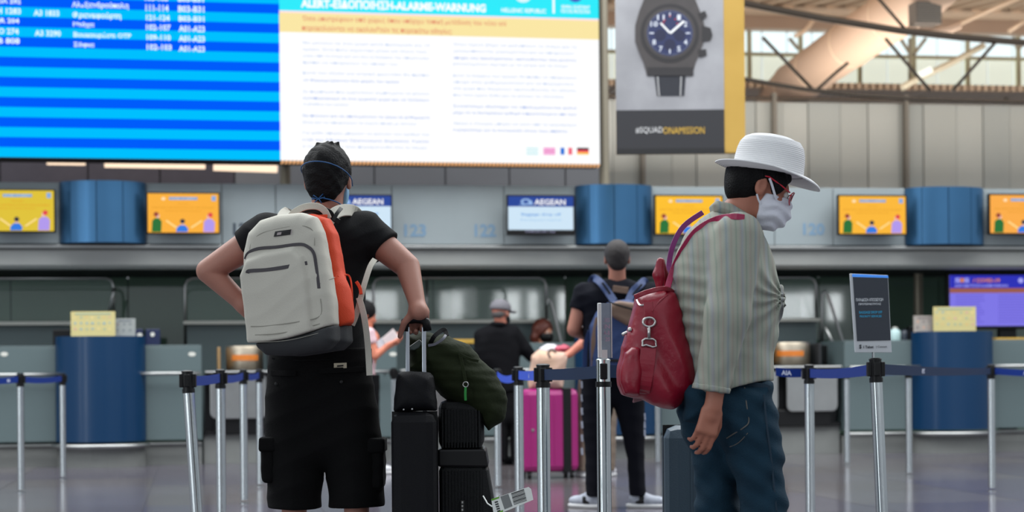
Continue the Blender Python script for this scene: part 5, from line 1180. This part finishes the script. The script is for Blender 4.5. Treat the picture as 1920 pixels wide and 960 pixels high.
strap_(bp_root, 'hanging_strap', [W(703, 486, 6.98), W(694, 500, 6.94), W(684, 530, 6.9), W(676, 560, 6.88), W(668, 590, 6.88), W(660, 610, 6.88)], .02, .004, M_bpw)
strap_(bp_root, 'hanging_strap', [W(673, 558, 6.87), W(682, 590, 6.86), W(689, 640, 6.87), W(693, 704, 6.88)], .022, .004, M_bpw)
strap_(bp_root, 'strap_keeper', [W(668, 528, 6.88), W(675, 540, 6.87), W(677, 552, 6.86)], .012, .006, M_bpo)
strap_(bp_root, 'pocket_trim', [hit(BL(side), x, y, .002, Y=6.8) for x, y in ((634, 518), (648, 515), (656, 520), (660, 545), (661, 600))], .006, .004, M_bpo)
for x, y in ((457, 520), (454, 534), (457, 548)): part(bp_root, 'side_buckle', G().box(tuple(W(x, y, 6.88)-(.006, .01, .008)), tuple(W(x, y, 6.88)+(.006, .01, .008))), M_black, bevel=.003)
# ================================================================ woman in the white hat
YW = 6.42; pw = R(22)
oW = W(1424, 352, YW); Mw = basis((math.cos(pw), 0, -math.sin(pw)), (math.sin(pw), 0, math.cos(pw)))
wm = thing('person', 'woman in white sun hat, striped shirt and jeans walking right', 'person', (W(1370, 700, YW)[0], YW, 0))
SKW = SK((162, 104, 84), 'woman')
armN = [W(1385, 442, YW-.17), W(1364, 592, YW-.22), W(1337, 762, YW-.22)]; armF = [W(1392, 446, YW+.19), W(1400, 590, YW+.2), W(1402, 745, YW+.2)]
bodyW = U(.02, head_sdf(oW, Mw), cap(oW+Mw@np.array((0, -.025, -.05)), W(1368, 420, YW), .050, .062))
for f in (chain(armN, [.055, .043, .027]), chain(armF, [.055, .043, .027])): bodyW = U(.02, bodyW, f)
for dy in (-.07, .07):
    bodyW = U(.04, bodyW, cap(W(1362, 490, YW+dy), W(1362, 680, YW+dy), .08, .085))
legN = [W(1385, 760, YW-.07), W(1432, 970, YW-.07), W(1436, 1185, YW-.07)]; legF = [W(1350, 770, YW+.08), W(1340, 970, YW+.08), W(1322, 1180, YW+.08)]
for l in (legN, legF): bodyW = U(.03, bodyW, chain(l, [.075, .052, .036]))
bodyW = U(.012, bodyW, hand_sdf(armN[2], nrm((-.28, 0, -1)), (-.25, 1, .1), (1, .2, -.2), (.35, .5, .4), .98, (.8, .42, .35)))
bodyW = U(.012, bodyW, hand_sdf(armF[2], nrm((0, 0, -1)), (0, -1, .1), (1, 0, 0), (.3, .4, .3), .95))
sp_(wm, 'body', bodyW, W(1240, 1235, YW)-(0, .42, 0), W(1540, 255, YW)+(0, .42, 0), .0052, SKW)
eyes(wm, oW, Mw)
M_ws = mat('striped_shirt', (146, 149, 137), .85, wave=('X', 20, (128, 138, 126)), bump=.12, bscale=300)
# second set of thin stripes over the first
def add_stripes(m, scale, col, strength=.5):
    n = m.node_tree.nodes; L = m.node_tree.links; b = n['Principled BSDF']; src = b.inputs['Base Color'].links[0].from_socket
    t = n.new('ShaderNodeTexCoord'); wv = n.new('ShaderNodeTexWave'); wv.bands_direction = 'X'; wv.inputs['Scale'].default_value = scale; wv.inputs['Distortion'].default_value = 1.2; wv.inputs['Phase Offset'].default_value = 1.7; wv.inputs['Detail Scale'].default_value = .6
    L.new(t.outputs['Object'], wv.inputs['Vector']); pw_ = n.new('ShaderNodeMath'); pw_.operation = 'POWER'; pw_.inputs[1].default_value = 8; L.new(wv.outputs['Fac'], pw_.inputs[0])
    ml = n.new('ShaderNodeMath'); ml.operation = 'MULTIPLY'; ml.inputs[1].default_value = strength; L.new(pw_.outputs[0], ml.inputs[0])
    mx = n.new('ShaderNodeMix'); mx.data_type = 'RGBA'; L.new(ml.outputs[0], mx.inputs[0]); L.new(src, mx.inputs[6]); mx.inputs[7].default_value = srgb(col); L.new(mx.outputs[2], b.inputs['Base Color'])
add_stripes(M_ws, 10, (160, 142, 134), .5); add_stripes(M_ws, 6.3, (126, 138, 158), .35)
so = [(1338, 396), (1312, 410), (1290, 432), (1268, 472), (1257, 520), (1257, 560), (1264, 600), (1272, 650), (1280, 700), (1284, 850), (1447, 850), (1450, 660), (1458, 612), (1469, 575), (1467, 545), (1452, 500), (1437, 460), (1424, 430), (1404, 412), (1380, 402)]
shW = pillow(so, YW, .18, .17)
def wfold(p):
    q = p-W(1462, 560, YW); r_ = np.sqrt(q[:, 0]**2+q[:, 2]**2); an = np.arctan2(q[:, 2], -q[:, 0]); fr = np.clip(1-r_/.34, 0, 1)
    q2 = p-W(1290, 600, YW); lo2 = np.exp(-(q2[:, 0]**2+q2[:, 2]**2)/.02)
    return .007*fr*np.sin(an*13+np.sin(r_*30))+.006*lo2*np.sin(q2[:, 2]*130+np.sin(q2[:, 0]*40))+.002*np.sin(p[:, 2]*45+p[:, 0]*30)
slv = chain([armN[0]-(0, .005, 0), armN[1], W(1331, 740, YW-.22)], [.078, .070, .056], .03); slf = chain([armF[0], armF[1], armF[2]], [.075, .065, .05], .03)
cutN = half(W(1331, 733, YW-.22), nrm(armN[2]-armN[1])); cutF = half(armF[2], nrm(armF[2]-armF[1]))
sleeve_fold = lambda p: .003*np.sin(p[:, 2]*70+np.sin(p[:, 0]*60)*2)*np.clip((CAMZ-.02-p[:, 2])/.15+.6, .2, 1)
hemW = lambda p: -(p[:, 2]-W(1365, 722, YW)[2]+.012*np.sin(p[:, 0]*14-1.0))
shW_ = I(.006, shW, hemW)
shirt_f = U(.045, FOLD(shW_, wfold), FOLD(I(.008, slv, cutN), sleeve_fold)); shirt_f = U(.03, shirt_f, I(.008, slf, cutF))
sp_(wm, 'striped_shirt', shirt_f, W(1225, 790, YW)-(0, .45, 0), W(1500, 370, YW)+(0, .45, 0), .0058, M_ws)
cf = I(.003, OFF(slv, .005), cutN, lambda p: -half(W(1333, 722, YW-.22), nrm(armN[2]-armN[1]))(p)); sp_(wm, 'cuff', cf, W(1270, 800, YW-.4)-(0, .1, 0), W(1390, 680, YW)+(0, .1, 0), .005, M_ws)
col_f = I(.003, pillow([(1332, 386), (1340, 378), (1368, 384), (1395, 400), (1418, 424), (1412, 436), (1380, 418), (1336, 402)], YW, .085, .035), lambda p: -cap(oW+Mw@np.array((0, -.03, -.03)), W(1364, 424, YW), .050, .058)(p))
sp_(wm, 'collar', col_f, W(1310, 450, YW)-(0, .15, 0), W(1430, 365, YW)+(0, .15, 0), .004, M_ws)
M_jean = mat('denim', (22, 48, 64), .9, spec=.2, var=.16, vscale=22, bump=.4, bscale=320)
jn = pillow([(1284, 716), (1447, 716), (1452, 763), (1465, 816), (1470, 910), (1477, 960), (1480, 1060), (1474, 1180), (1404, 1186), (1398, 1060), (1393, 965), (1385, 929), (1362, 850), (1330, 800), (1280, 790)], YW-.07, .115, .10)
jf = pillow([(1270, 740), (1320, 718), (1420, 730), (1420, 800), (1396, 880), (1387, 932), (1383, 1000), (1362, 1176), (1288, 1186), (1298, 1050), (1304, 960), (1302, 880), (1282, 815), (1268, 770)], YW+.09, .10, .09)
je = FOLD(U(.03, jn, jf), lambda p: .004*np.sin(p[:, 2]*48+np.sin(p[:, 0]*34)*1.8)+.003*np.sin(p[:, 2]*90+p[:, 0]*60))
sp_(wm, 'jeans', je, W(1240, 1215, YW)-(0, .35, 0), W(1500, 700, YW)+(0, .35, 0), .0065, M_jean)
M_st = mat('denim_stitch', (86, 84, 80), .8); M_jd = mat('denim_dark', (22, 44, 60), .85)
oj = lambda pts, off=.003: [hit(je, x, y, off, Y=6.4) for x, y in pts]
strap_(wm, 'pocket_seam', oj([(1396, 726), (1400, 760), (1404, 790), (1394, 802), (1378, 812), (1362, 822)]), .004, .003, M_st)
strap_(wm, 'side_seam', oj([(1432, 740), (1438, 800), (1446, 860), (1452, 920), (1456, 958)]), .006, .003, M_jd)
strap_(wm, 'waistband', oj([(1362, 728), (1400, 722), (1430, 724), (1444, 728)]), .018, .003, M_jd)
strap_(wm, 'pocket_edge', oj([(1368, 838), (1385, 830), (1402, 812)]), .003, .003, M_st)
for a, f in ((legN[2], (1, 0, 0)), (legF[2], (1, 0, 0))): shoe(wm, a, f, mat('shoe_dark', (40, 40, 44), .6), mat('sole_white', (205, 205, 205), .5), L=.25)
wh = U(.02, SUB(.012, ell((0, -.016, .032), (.085, .108, .095)), U(.01, ell((0, .118, -.04), (.09, .066, .10)), ell((.085, .012, -.02), (.03, .030, .042)), ell((-.085, .012, -.02), (.03, .030, .042)))), ell((0, -.062, -.015), (.068, .050, .062)))
wh = U(.015, wh, ell((.066, .052, .026), (.014, .022, .03)), ell((-.066, .052, .026), (.014, .022, .03)))
Mh = basis((math.cos(R(9)), 0, -math.sin(R(9))), (math.sin(R(9)), 0, math.cos(R(9)))); Oh = W(1440, 323, YW); nl_ = A_(Mw.T@Mh[:, 2]); cl_ = float((Mw.T@(Oh-oW))@nl_)
wh = I(.006, wh, lambda p: p@nl_-cl_+.002)
add_hair(wm, oW, Mw, FOLD(wh, lambda p: .0015*np.sin(p[:, 1]*120+p[:, 2]*80+np.sin(p[:, 0]*60)*2)), M_hair, 1.03, .004)
def pleat(p): return .0035*np.sin(p[:, 2]*170+np.sin(p[:, 1]*60)*1.5)*np.clip(p[:, 1]*14, 0, 1)
mw = add_hair(wm, oW, Mw, FOLD(U(.02, Mask(), I(.004, ell((0, .07, -.06), (.056, .052, .056)), lambda p: p[:, 2]+.015)), pleat), mat('mask_white', (212, 214, 224), .75, bump=.2, bscale=120), 1.02, .0035, 'face_mask', 'white pleated face mask')
strap_(mw, 'ear_loop', lw(oW, Mw, [(.086, .012, .030), (.084, .028, .012), (.078, .048, -.012), (.070, .060, -.024)]), .008, .002, mat('mask_white', (212, 214, 224), .75))
strap_(mw, 'ear_loop', lw(oW, Mw, [(.086, -.008, -.034), (.080, .004, -.048), (.074, .016, -.058)]), .006, .002, mat('mask_white', (212, 214, 224), .75))
M_rf = mat('frame_red', (190, 24, 48), .3)
gl = part(wm, 'glasses', G().tube(lw(oW, Mw, [(.084, -.014, .030), (.085, .01, .034), (.080, .06, .022), (.072, .094, .012)]), .0026, 8), M_rf, smooth=True, label='red framed glasses')
part(gl, 'temple', G().tube(lw(oW, Mw, [(-.084, -.014, .030), (-.085, .01, .034), (-.080, .06, .022), (-.072, .094, .012)]), .0026, 8), M_rf, smooth=True)
for sx_ in (-1, 1):
    ring = [(sx_*(.036+.030*math.cos(t)), .112-.012*abs(math.cos(t))*(1 if math.cos(t)*1 > 0 else -.1), .000+.021*math.sin(t)) for t in np.linspace(0, 2*math.pi, 20)]
    part(gl, 'rim', G().tube(lw(oW, Mw, ring), .0020, 6, cap=False), M_rf, smooth=True)
    part(gl, 'lens', G().add(lw(oW, Mw, [(sx_*.036, .110, 0)]+ring[:-1]), [(0, i+1, (i+1) % 19+1) for i in range(19)]), mat('lens', (60, 52, 60), .05, alpha=.45))
# hat
M_hat = mat('straw_white', (218, 218, 219), .7)
ht = thing('sun_hat', 'white woven sun hat on the woman\'s head', 'hat', tuple(W(1440, 322, YW)))
Mh = basis((math.cos(R(9)), 0, -math.sin(R(9))), (math.sin(R(9)), 0, math.cos(R(9)))); Oh = W(1440, 323, YW)
def hatfn(q, r, a):
    x, y, z = q; k = max(0, (r-.112)/.066)
    x *= .86
    fr = math.sin(a)
    if k > 0: z += -.030*k*k*max(fr, 0)+.014*k*k*max(-fr, 0)+.010*k*k*abs(math.cos(a))-.004*k
    if z > .06: x *= 1-.10*max(0, fr)*(z-.06)/.07; z -= .012*math.exp(-((x/.03)**2))*max(0, fr+.2)*(z > .11)
    return (x, y, z)
prof = []; rings = lambda t: .0009*abs(math.sin(t*math.pi))
for i in range(121): t = i/120; r = .180-(.180-.1185)*t; prof.append((r, .000+.0018*abs(math.sin(t*math.pi*9))))
crown = [(.1185, 0), (.1175, .012), (.1165, .04), (.113, .068), (.106, .092), (.092, .110), (.070, .120), (.040, .125), (.0, .126)]
T_ = np.linspace(0, 8, 181); cr = np.interp(T_, range(9), [c[0] for c in crown]); cz = np.interp(T_, range(9), [c[1] for c in crown])
for _ in range(14): cr[1:-1] = (cr[:-2]+2*cr[1:-1]+cr[2:])/4; cz[1:-1] = (cz[:-2]+2*cz[1:-1]+cz[2:])/4
ln = np.concatenate([[0], np.cumsum(np.hypot(np.diff(cr), np.diff(cz)))])
gh = G().lathe([(a+.0017*abs(math.sin(l/.0066*math.pi)), b) for a, b, l in zip(cr, cz, ln)][:-1]+[(.0004, cz[-1])], (0, 0, 0), 64, fn=hatfn).xf(lambda q: Oh+Mh@q)
part(ht, 'crown', gh, M_hat, smooth=True)
under = [(r, z-.0035) for r, z in prof[::-1]]
gb = G().lathe(prof+under+[prof[0]], (0, 0, 0), 72, fn=hatfn)
gb.f = [f for f in gb.f if len(f) == 4]; gb.m = [0]*len(gb.f)
part(ht, 'brim', gb.xf(lambda q: Oh+Mh@q), M_hat, smooth='auto')
# ================================================================ red leather backpack
M_red = mat('red_leather', (132, 8, 36), .36, var=.12, vscale=10, bump=.35, bscale=26); M_mag = mat('strap_magenta', (150, 24, 70), .4)
rb = thing('backpack', 'red leather backpack on the back of the woman in the hat', 'backpack', tuple(W(1232, 660, YW)))
ro_ = [(1192, 556), (1215, 549), (1246, 543), (1262, 552), (1274, 580), (1284, 620), (1298, 660), (1300, 700), (1298, 736), (1276, 757), (1240, 768), (1222, 764), (1200, 750), (1166, 741), (1160, 722), (1161, 690), (1163, 650), (1181, 616), (1186, 580)]
rbf = pillow(ro_, YW-.01, .13, .07); 
def rfold(p): q = p-W(1250, 720, YW); return .006*np.sin((q[:, 0]*.6+q[:, 2]*.8)*42+np.sin(q[:, 0]*30)*1.3)*np.exp(-(q[:, 0]**2+q[:, 2]**2)/.04)+.003*np.sin(q[:, 2]*30+q[:, 0]*55)
rbb = FOLD(rbf, rfold); sp_(rb, 'body', rbb, W(1140, 790, YW)-(0, .25, 0), W(1320, 525, YW)+(0, .25, 0), .005, M_red)
orr = lambda pts, off=.004: [hit(rbb, x, y, off, Y=6.4) for x, y in pts]
sp_(rb, 'front_pocket', FOLD(pillow([(1166, 660), (1180, 650), (1196, 652), (1200, 700), (1196, 742), (1168, 738), (1162, 715)], YW-.03, .135, .03), rfold), W(1150, 760, YW)-(0, .25, 0), W(1215, 640, YW)+(0, .25, 0), .006, M_red)
strap_(rb, 'side_strap', orr([(1215, 566), (1216, 580), (1217, 596)]), .030, .007, M_red)
strap_(rb, 'side_strap', orr([(1216, 652), (1212, 690), (1204, 735), (1200, 750)]), .052, .008, M_red)
M_nik = mat('nickel', (190, 186, 184), .22, metal=1)
part(rb, 'snap_ring', G().tube([hit(rbb, 1217, 604, .012, Y=6.4)+np.array((.020*math.cos(t), 0, .015*math.sin(t))) for t in np.linspace(0, 2*math.pi, 18)], .0042, 8, cap=False), M_nik, smooth=True)
part(rb, 'snap_hook', G().tube(orr([(1217, 612), (1217, 622), (1217, 634)], .014), .006, 10), M_nik, smooth=True)
part(rb, 'd_ring', G().tube([hit(rbb, 1217, 643, .012, Y=6.4)+np.array(q) for q in ((-.022, 0, -.010), (-.021, 0, .008), (-.012, 0, .014), (.012, 0, .013), (.021, 0, .008), (.024, 0, -.011), (.012, 0, -.014), (-.010, 0, -.006), (-.022, 0, -.010))], .0038, 8, cap=False), M_nik, smooth=True)
strap_(rb, 'zip', orr([(1194, 562), (1200, 572), (1212, 570)]), .006, .004, M_nik)
part(rb, 'stud', G().lathe([(.008, 0), (.006, .006), (.0005, .008)], W(1181, 618, YW-.1), 10, M=rot(0, 0, R(90))), M_nik)
part(rb, 'stud', G().tube([W(1166, 628, YW-.06), W(1174, 624, YW-.06), W(1180, 627, YW-.06)], .006, 8), M_nik, smooth=True)
strap_(rb, 'top_flap', [W(1190, 557, YW-.12), W(1215, 547, YW-.14), W(1246, 541, YW-.12), W(1262, 548, YW-.06)], .016, .010, M_red)
strap_(rb, 'flap_seam', orr([(1222, 584), (1236, 566), (1252, 553)]), .005, .004, M_red)
sp_(rb, 'loop_handle', U(.01, chain([W(1238, 545, YW-.05), W(1235, 515, YW-.05), W(1238, 490, YW-.05)], [.012, .019, .013], .01), chain([W(1252, 545, YW+.02), W(1246, 515, YW), W(1240, 490, YW-.03)], [.010, .012, .012], .01)), W(1215, 560, YW)-(0, .15, 0), W(1265, 470, YW)+(0, .12, 0), .005, M_red)
osh = lambda pts, off=.004: [hit(shirt_f, x, y, off, Y=6.4) for x, y in pts]
strap_(rb, 'shoulder_strap', [W(1250, 545, YW-.10)]+osh([(1262, 506), (1282, 464), (1306, 432), (1340, 412), (1372, 406), (1396, 408)], .006), .020, .006, M_mag)
strap_(rb, 'shoulder_strap', [W(1254, 546, YW+.05), W(1254, 500, YW+.10), W(1262, 460, YW+.10), W(1282, 424, YW+.10), W(1318, 398, YW+.09)], .018, .006, mat('strap_violet', (116, 34, 104), .4))
# ================================================================ man with navy backpack
YN = 12.9
sh = [(1136, 522), (1112, 530), (1092, 536), (1079, 552), (1090, 590), (1094, 640), (1092, 694), (1206, 694), (1214, 640), (1216, 600), (1232, 560), (1222, 540), (1200, 530), (1178, 522), (1157, 524)]
tr_ = [(1090, 688), (1088, 740), (1092, 800), (1097, 860), (1100, 934), (1130, 936), (1134, 860), (1146, 790), (1151, 764), (1162, 800), (1176, 860), (1184, 934), (1212, 934), (1209, 860), (1209, 780), (1207, 688)]
nv, oN, MN, bN, shN = figure('man with cropped dark hair in navy clothes, blue and brown backpack on', YN, (1157, 486), (-.02, 1, -.05), SK((160, 106, 88), 'mid'), sh, tr_,
    [([(1095, 548, 0), (1076, 618, 0), (1108, 634, .22)], [.058, .047, .03], .48, (nrm((.3, 1, 0)), (0, 0, -1), (-.5, 0, 1), (.4, .5, .4))), ([(1222, 548, 0), (1240, 618, 0), (1206, 632, .22)], [.058, .047, .03], .48, (nrm((-.3, 1, 0)), (0, 0, -1), (.5, 0, 1), (.4, .5, .4)))],
    [], h=.009, neck=(1157, 528), torso_m=mat('tshirt_navy', (8, 10, 20), .9, spec=.15, bump=.2, bscale=300), trouser_m=mat('trousers_navy', (6, 7, 16), .9, spec=.15), legs=[((1118, 700), (1114, 820), (1114, 920)), ((1180, 700), (1190, 820), (1198, 920))], shirt_name='tshirt')
add_hair(nv, oN, MN, short_hair(.001), mat('hair_cropped', (32, 26, 26), .7, bump=.4, bscale=300), 1.0, .006)
for a, f in (((1110, 930), (-.75, .65, 0)), ((1196, 930), (.9, -.25, 0))):
    s_ = shoe(nv, W(a[0], a[1], YN), f, mat('sneaker_white', (186, 190, 200), .6, c2=(120, 126, 140), vscale=30), mat('sole_white', (205, 205, 205), .5))
    o_ = np.array((W(a[0], a[1], YN)[0], YN, .06)); d_ = nrm((f[0], f[1], 0)); part(s_, 'black_panel', smesh(loc(rbox((0, .02, 0), (.046, .035, .028), .012), o_, basis(d_)), o_-.1, o_+.1, .008), M_black, smooth=True)
trf = pillow(tr_, YN, .1, .1)
for x, ys in ((1097, (715, 740, 765, 790, 815, 840)), (1205, (775, 790, 805))):
    for y in ys: strap_(nv, 'side_stripe', [W(x-6 if x < 1150 else x+3, y, YN-.04), W(x-5 if x < 1150 else x+4, y+13, YN-.04)], .014, .006, mat('stripe_white', (170, 175, 190), .6))
nb_ = thing('backpack', 'blue and brown backpack worn by the man in navy', 'backpack', tuple(W(1165, 620, YN-.22)))
M_nb = mat('nylon_blue', (12, 42, 88), .6, bump=.2, bscale=60, var=.15); M_br = mat('nylon_brown', (104, 82, 68), .7, var=.12, bump=.2, bscale=80)
nbf = pillow([(1106, 612), (1118, 585), (1140, 566), (1176, 562), (1206, 572), (1222, 600), (1226, 640), (1224, 700), (1180, 708), (1120, 704), (1106, 690)], YN-.22, .10, .06)
sp_(nb_, 'body', FOLD(nbf, folds(.005, 30, 22)), W(1090, 730, YN)-(0, .45, 0), W(1240, 550, YN)+(0, .1, 0), .009, M_nb)
sp_(nb_, 'top_pocket', FOLD(pillow([(1142, 570), (1160, 564), (1192, 568), (1204, 580), (1200, 600), (1176, 612), (1150, 596), (1140, 582)], YN-.31, .035, .03), folds(.003, 50, 30)), W(1130, 625, YN)-(0, .45, 0), W(1215, 555, YN)+(0, .1, 0), .008, M_br)
onn = lambda pts, off=.006: [hit(nbf, x, y, off, Y=12.9) for x, y in pts]
strap_(nb_, 'side_panel', onn([(1122, 596), (1114, 640), (1114, 696)]), .04, .008, M_br)
strap_(nb_, 'webbing', onn([(1110, 672), (1150, 676), (1220, 678)]), .02, .008, M_black); strap_(nb_, 'webbing', [W(1140, 566, YN-.35), W(1165, 574, YN-.36), W(1200, 584, YN-.35)], .012, .006, M_black)
strap_(nb_, 'webbing', onn([(1176, 628), (1195, 634), (1222, 632)]), .018, .008, M_black)
strap_(nb_, 'yoke', [W(1149, 541, YN-.16), W(1162, 543, YN-.16), W(1178, 545, YN-.16)], .045, .010, M_br)
strap_(nb_, 'shoulder_strap', [W(1152, 566, YN-.22), W(1140, 548, YN-.17), W(1126, 530, YN-.13), W(1114, 522, YN-.02), W(1108, 530, YN+.1)], .05, .012, M_nb)
strap_(nb_, 'shoulder_strap', [W(1178, 566, YN-.22), W(1186, 548, YN-.17), W(1200, 534, YN-.13), W(1208, 527, YN-.02), W(1212, 534, YN+.1)], .05, .012, M_nb)
for pts in ([(1150, 560), (1140, 545), (1129, 530)], [(1184, 556), (1194, 544), (1204, 533)]): strap_(nb_, 'strap_webbing', [W(x, y, YN-.185) for x, y in pts], .014, .006, M_black)
strap_(nb_, 'waist_strap', [W(1106, 620, YN-.2), W(1098, 650, YN-.17), W(1096, 700, YN-.15)], .03, .006, M_nb)
# ================================================================ khaki person behind him
YK = 16.6
kh, oK, MK, _, _ = figure('person in khaki trousers hidden behind the man in navy', YK, (1146, 556), (-.8, .6, -.2), SK((192, 120, 100), 'khaki'), [(1128, 584), (1108, 590), (1096, 606), (1094, 640), (1090, 700), (1162, 700), (1164, 640), (1164, 600), (1150, 586)],
    [(1090, 694), (1082, 740), (1080, 800), (1080, 880), (1102, 888), (1108, 820), (1118, 750), (1124, 820), (1128, 888), (1152, 888), (1156, 800), (1160, 694)],
    [([(1102, 606, 0), (1096, 640, -.05), (1067, 664, -.05)], [.05, .042, .03], .6, (nrm((-1, 0, -.3)), (0, 0, -1), (0, -1, 0), (.3, .4, .3))), ([(1160, 606, 0), (1164, 646, 0), (1150, 680, .1)], [.05, .042, .03], .6, (nrm((0, .2, -1)), (-1, 0, 0), (0, 1, 0), (.3, .4, .3)))],
    [((1091, 888), (-.3, 1, 0)), ((1140, 888), (.3, 1, 0))], torso_m=mat('shirt_grey', (110, 110, 116), .8), trouser_m=mat('khaki_cloth', (110, 96, 84), .85, bump=.2, bscale=80), legs=[((1098, 700), (1094, 800), (1092, 880)), ((1148, 700), (1142, 800), (1140, 880))])
add_hair(kh, oK, MK, short_hair(.001), mat('hair_brown', (50, 36, 30), .7), 1.0, .009)
# ================================================================ man in grey cap
YC_ = 18.75
cp, oC, MC, _, _ = figure('man in grey cap and black jacket at the desk', YC_, (939, 588), (.62, .8, -.12), SK((178, 112, 92), 'cap'), [(926, 602), (906, 614), (892, 636), (890, 660), (898, 684), (924, 704), (926, 734), (982, 736), (974, 690), (976, 656), (970, 624), (952, 606)],
    [(925, 728), (926, 780), (934, 862), (952, 866), (955, 800), (958, 868), (980, 866), (984, 780), (984, 728)],
    [([(962, 624, 0), (984, 654, .02), (1002, 676, .05)], [.062, .052, .036], 1.9, (nrm((.7, .5, -.4)), (0, 0, -1), (0, .7, .4), (.4, .5, .4))), ([(903, 630, 0), (902, 668, .05), (922, 690, .2)], [.062, .052, .036], 1.9, (nrm((.3, 1, -.2)), (0, 0, -1), (1, 0, .4), (.4, .5, .4)))],
    [], fold=.003, torso_m=mat('jacket_black', (10, 10, 14), .9, spec=.15), trouser_m=mat('trousers_black', (9, 9, 12), .9, spec=.15), legs=[((942, 740), (944, 800), (944, 855)), ((970, 740), (970, 800), (970, 855))], shirt_name='jacket')
for x in (944, 970): shoe(cp, W(x, 858, YC_), (.4, .9, 0), M_black, M_black)
add_hair(cp, oC, MC, FOLD(U(.01, ell((0, -.05, -.01), (.07, .05, .05)), ell((.07, 0, .0), (.012, .03, .03)), ell((-.07, 0, .0), (.012, .03, .03))), lambda p: 0*p[:, 0]), mat('hair_grey', (80, 76, 76), .7), 1.0, .008)
cap_m = mat('cap_grey', (104, 102, 108), .8, bump=.2, bscale=90)
add_hair(cp, oC, MC, U(.01, I(.01, ell((0, -.01, .045), (.094, .112, .092)), lambda p: -(p[:, 2]-.028)), ell((0, .135, .036), (.065, .075, .010))), cap_m, 1.05, .008, 'cap', 'grey baseball cap')
add_hair(cp, oC, MC, Mask(), M_black, 1.0, .008, 'face_mask'); part(cp, 'collar', G().tube([oC+MC@np.array((.07*math.cos(t), -.02+.07*math.sin(t), -.115)) for t in np.linspace(0, 2*math.pi, 17)], .022, 8, cap=False), MATS['jacket_black'], smooth=True)
# ================================================================ red haired clerk with black mask
YR = float(H.w(H.pix(1016, 620, 1.02)[0], 1.02, 0)[1])
rd, oR_, MR, _, _ = figure('clerk with red brown hair and black mask behind the desk', YR, (1019, 622), (.75, -.66, -.15), SK((202, 140, 112), 'clerk'), [(1010, 648), (994, 656), (990, 700), (992, 760), (1044, 760), (1046, 700), (1042, 656), (1026, 648)],
    [(994, 754), (996, 800), (998, 846), (1014, 848), (1019, 790), (1024, 848), (1038, 846), (1042, 754)],
    [([(1000, 664, 0), (996, 700, .0), (1010, 716, -.1)], [.045, .038, .027], 1.8, (nrm((.5, -1, 0)), (0, 0, -1), (1, 0, 0), (.3, .4, .3))), ([(1038, 664, 0), (1042, 700, 0), (1030, 716, -.1)], [.045, .038, .027], 1.8, (nrm((-.5, -1, 0)), (0, 0, -1), (-1, 0, 0), (.3, .4, .3)))],
    [((1004, 848), (.3, -1, 0)), ((1032, 848), (.3, -1, 0))], torso_m=mat('uniform_dark', (34, 38, 56), .8), trouser_m=mat('trousers_black', (9, 9, 12), .9, spec=.15), legs=[((1006, 760), (1006, 800), (1006, 845)), ((1030, 760), (1030, 800), (1032, 845))], hy=.09, ht=.08)
add_hair(rd, oR_, MR, FOLD(U(.03, SUB(.01, ell((0, -.02, .03), (.098, .112, .105)), ell((0, .14, -.02), (.075, .085, .10))), chain([(-.07, -.02, .03), (-.09, -.01, -.06), (-.085, .0, -.14)], [.04, .042, .03], .02), chain([(.07, -.04, .03), (.085, -.04, -.06), (.075, -.03, -.14)], [.035, .035, .025], .02), chain([(0, -.08, 0), (0, -.09, -.08), (0, -.08, -.14)], [.05, .06, .04], .02)), lambda p: .004*np.sin(p[:, 0]*150+np.sin(p[:, 2]*40))), mat('hair_red', (92, 42, 30), .5, var=.2, vscale=30), 1.05, .009)
add_hair(rd, oR_, MR, OFF(Mask(), .004), M_black, 1.0, .007, 'face_mask', 'black face mask'); eyes(rd, oR_, MR)
# ================================================================ woman in pink with papers
YP = 17.3
pp, oP, MP, _, _ = figure('dark haired person in pale pink top reading papers at the desk', YP, (684, 590), (.9, .35, -.3), SK((196, 118, 92), 'pink'), [(676, 612), (662, 620), (656, 650), (660, 712), (704, 712), (704, 650), (700, 622), (690, 612)],
    [(658, 702), (660, 780), (662, 866), (681, 868), (685, 790), (689, 868), (708, 866), (712, 780), (712, 702)],
    [([(692, 626, -.1), (703, 668, -.12), (728, 648, -.1)], [.045, .036, .025], .5, (nrm((.7, 0, .3)), (0, .5, 1), (0, 1, .3), (.5, .6, .4))), ([(680, 626, .12), (694, 664, .14), (722, 648, .1)], [.045, .036, .025], .5, (nrm((.7, 0, .3)), (0, -.5, 1), (0, -1, .3), (.5, .6, .4)))],
    [((672, 868), (1, .2, 0)), ((696, 868), (1, .2, 0))], torso_m=mat('top_pink', (196, 166, 172), .8, bump=.2, bscale=60), trouser_m=mat('trousers_black', (9, 9, 12), .9, spec=.15), legs=[((672, 710), (672, 790), (672, 860)), ((696, 710), (696, 790), (696, 860))], hy=.12, ht=.1)
add_hair(pp, oP, MP, U(.02, SUB(.01, ell((0, -.02, .03), (.092, .112, .102)), ell((0, .13, -.03), (.08, .072, .10))), ell((0, -.10, -.03), (.045, .05, .06))), M_hair, 1.03, .009)
pr = thing('papers', 'white papers held by the person in pink', 'papers', tuple(W(728, 635, YP-.1)))
PFm = Frame(YP-.12, 0)
part(pr, 'sheet', polyp(PFm, [(716, 634), (737, 616), (749, 632), (727, 651)], 0, .004), mat('paper_pink', (214, 200, 198), .6), PFm)
part(pr, 'sheet', polyp(PFm, [(704, 642), (718, 632), (728, 644), (710, 654)], .012, .004), mat('paper_white', (205, 205, 212), .6), PFm)
g = G()
for i in range(5): polyp(PFm, [(721+i*3.2, 635-i*2.8), (722+i*3.2, 634.2-i*2.8), (731+i*3, 645.2-i*2.8), (730+i*3, 646-i*2.8)], -.001, .001, g)
part(pr, 'text_line', g, mat('paper_ink', (190, 176, 180), .6), PFm, kind='stuff')
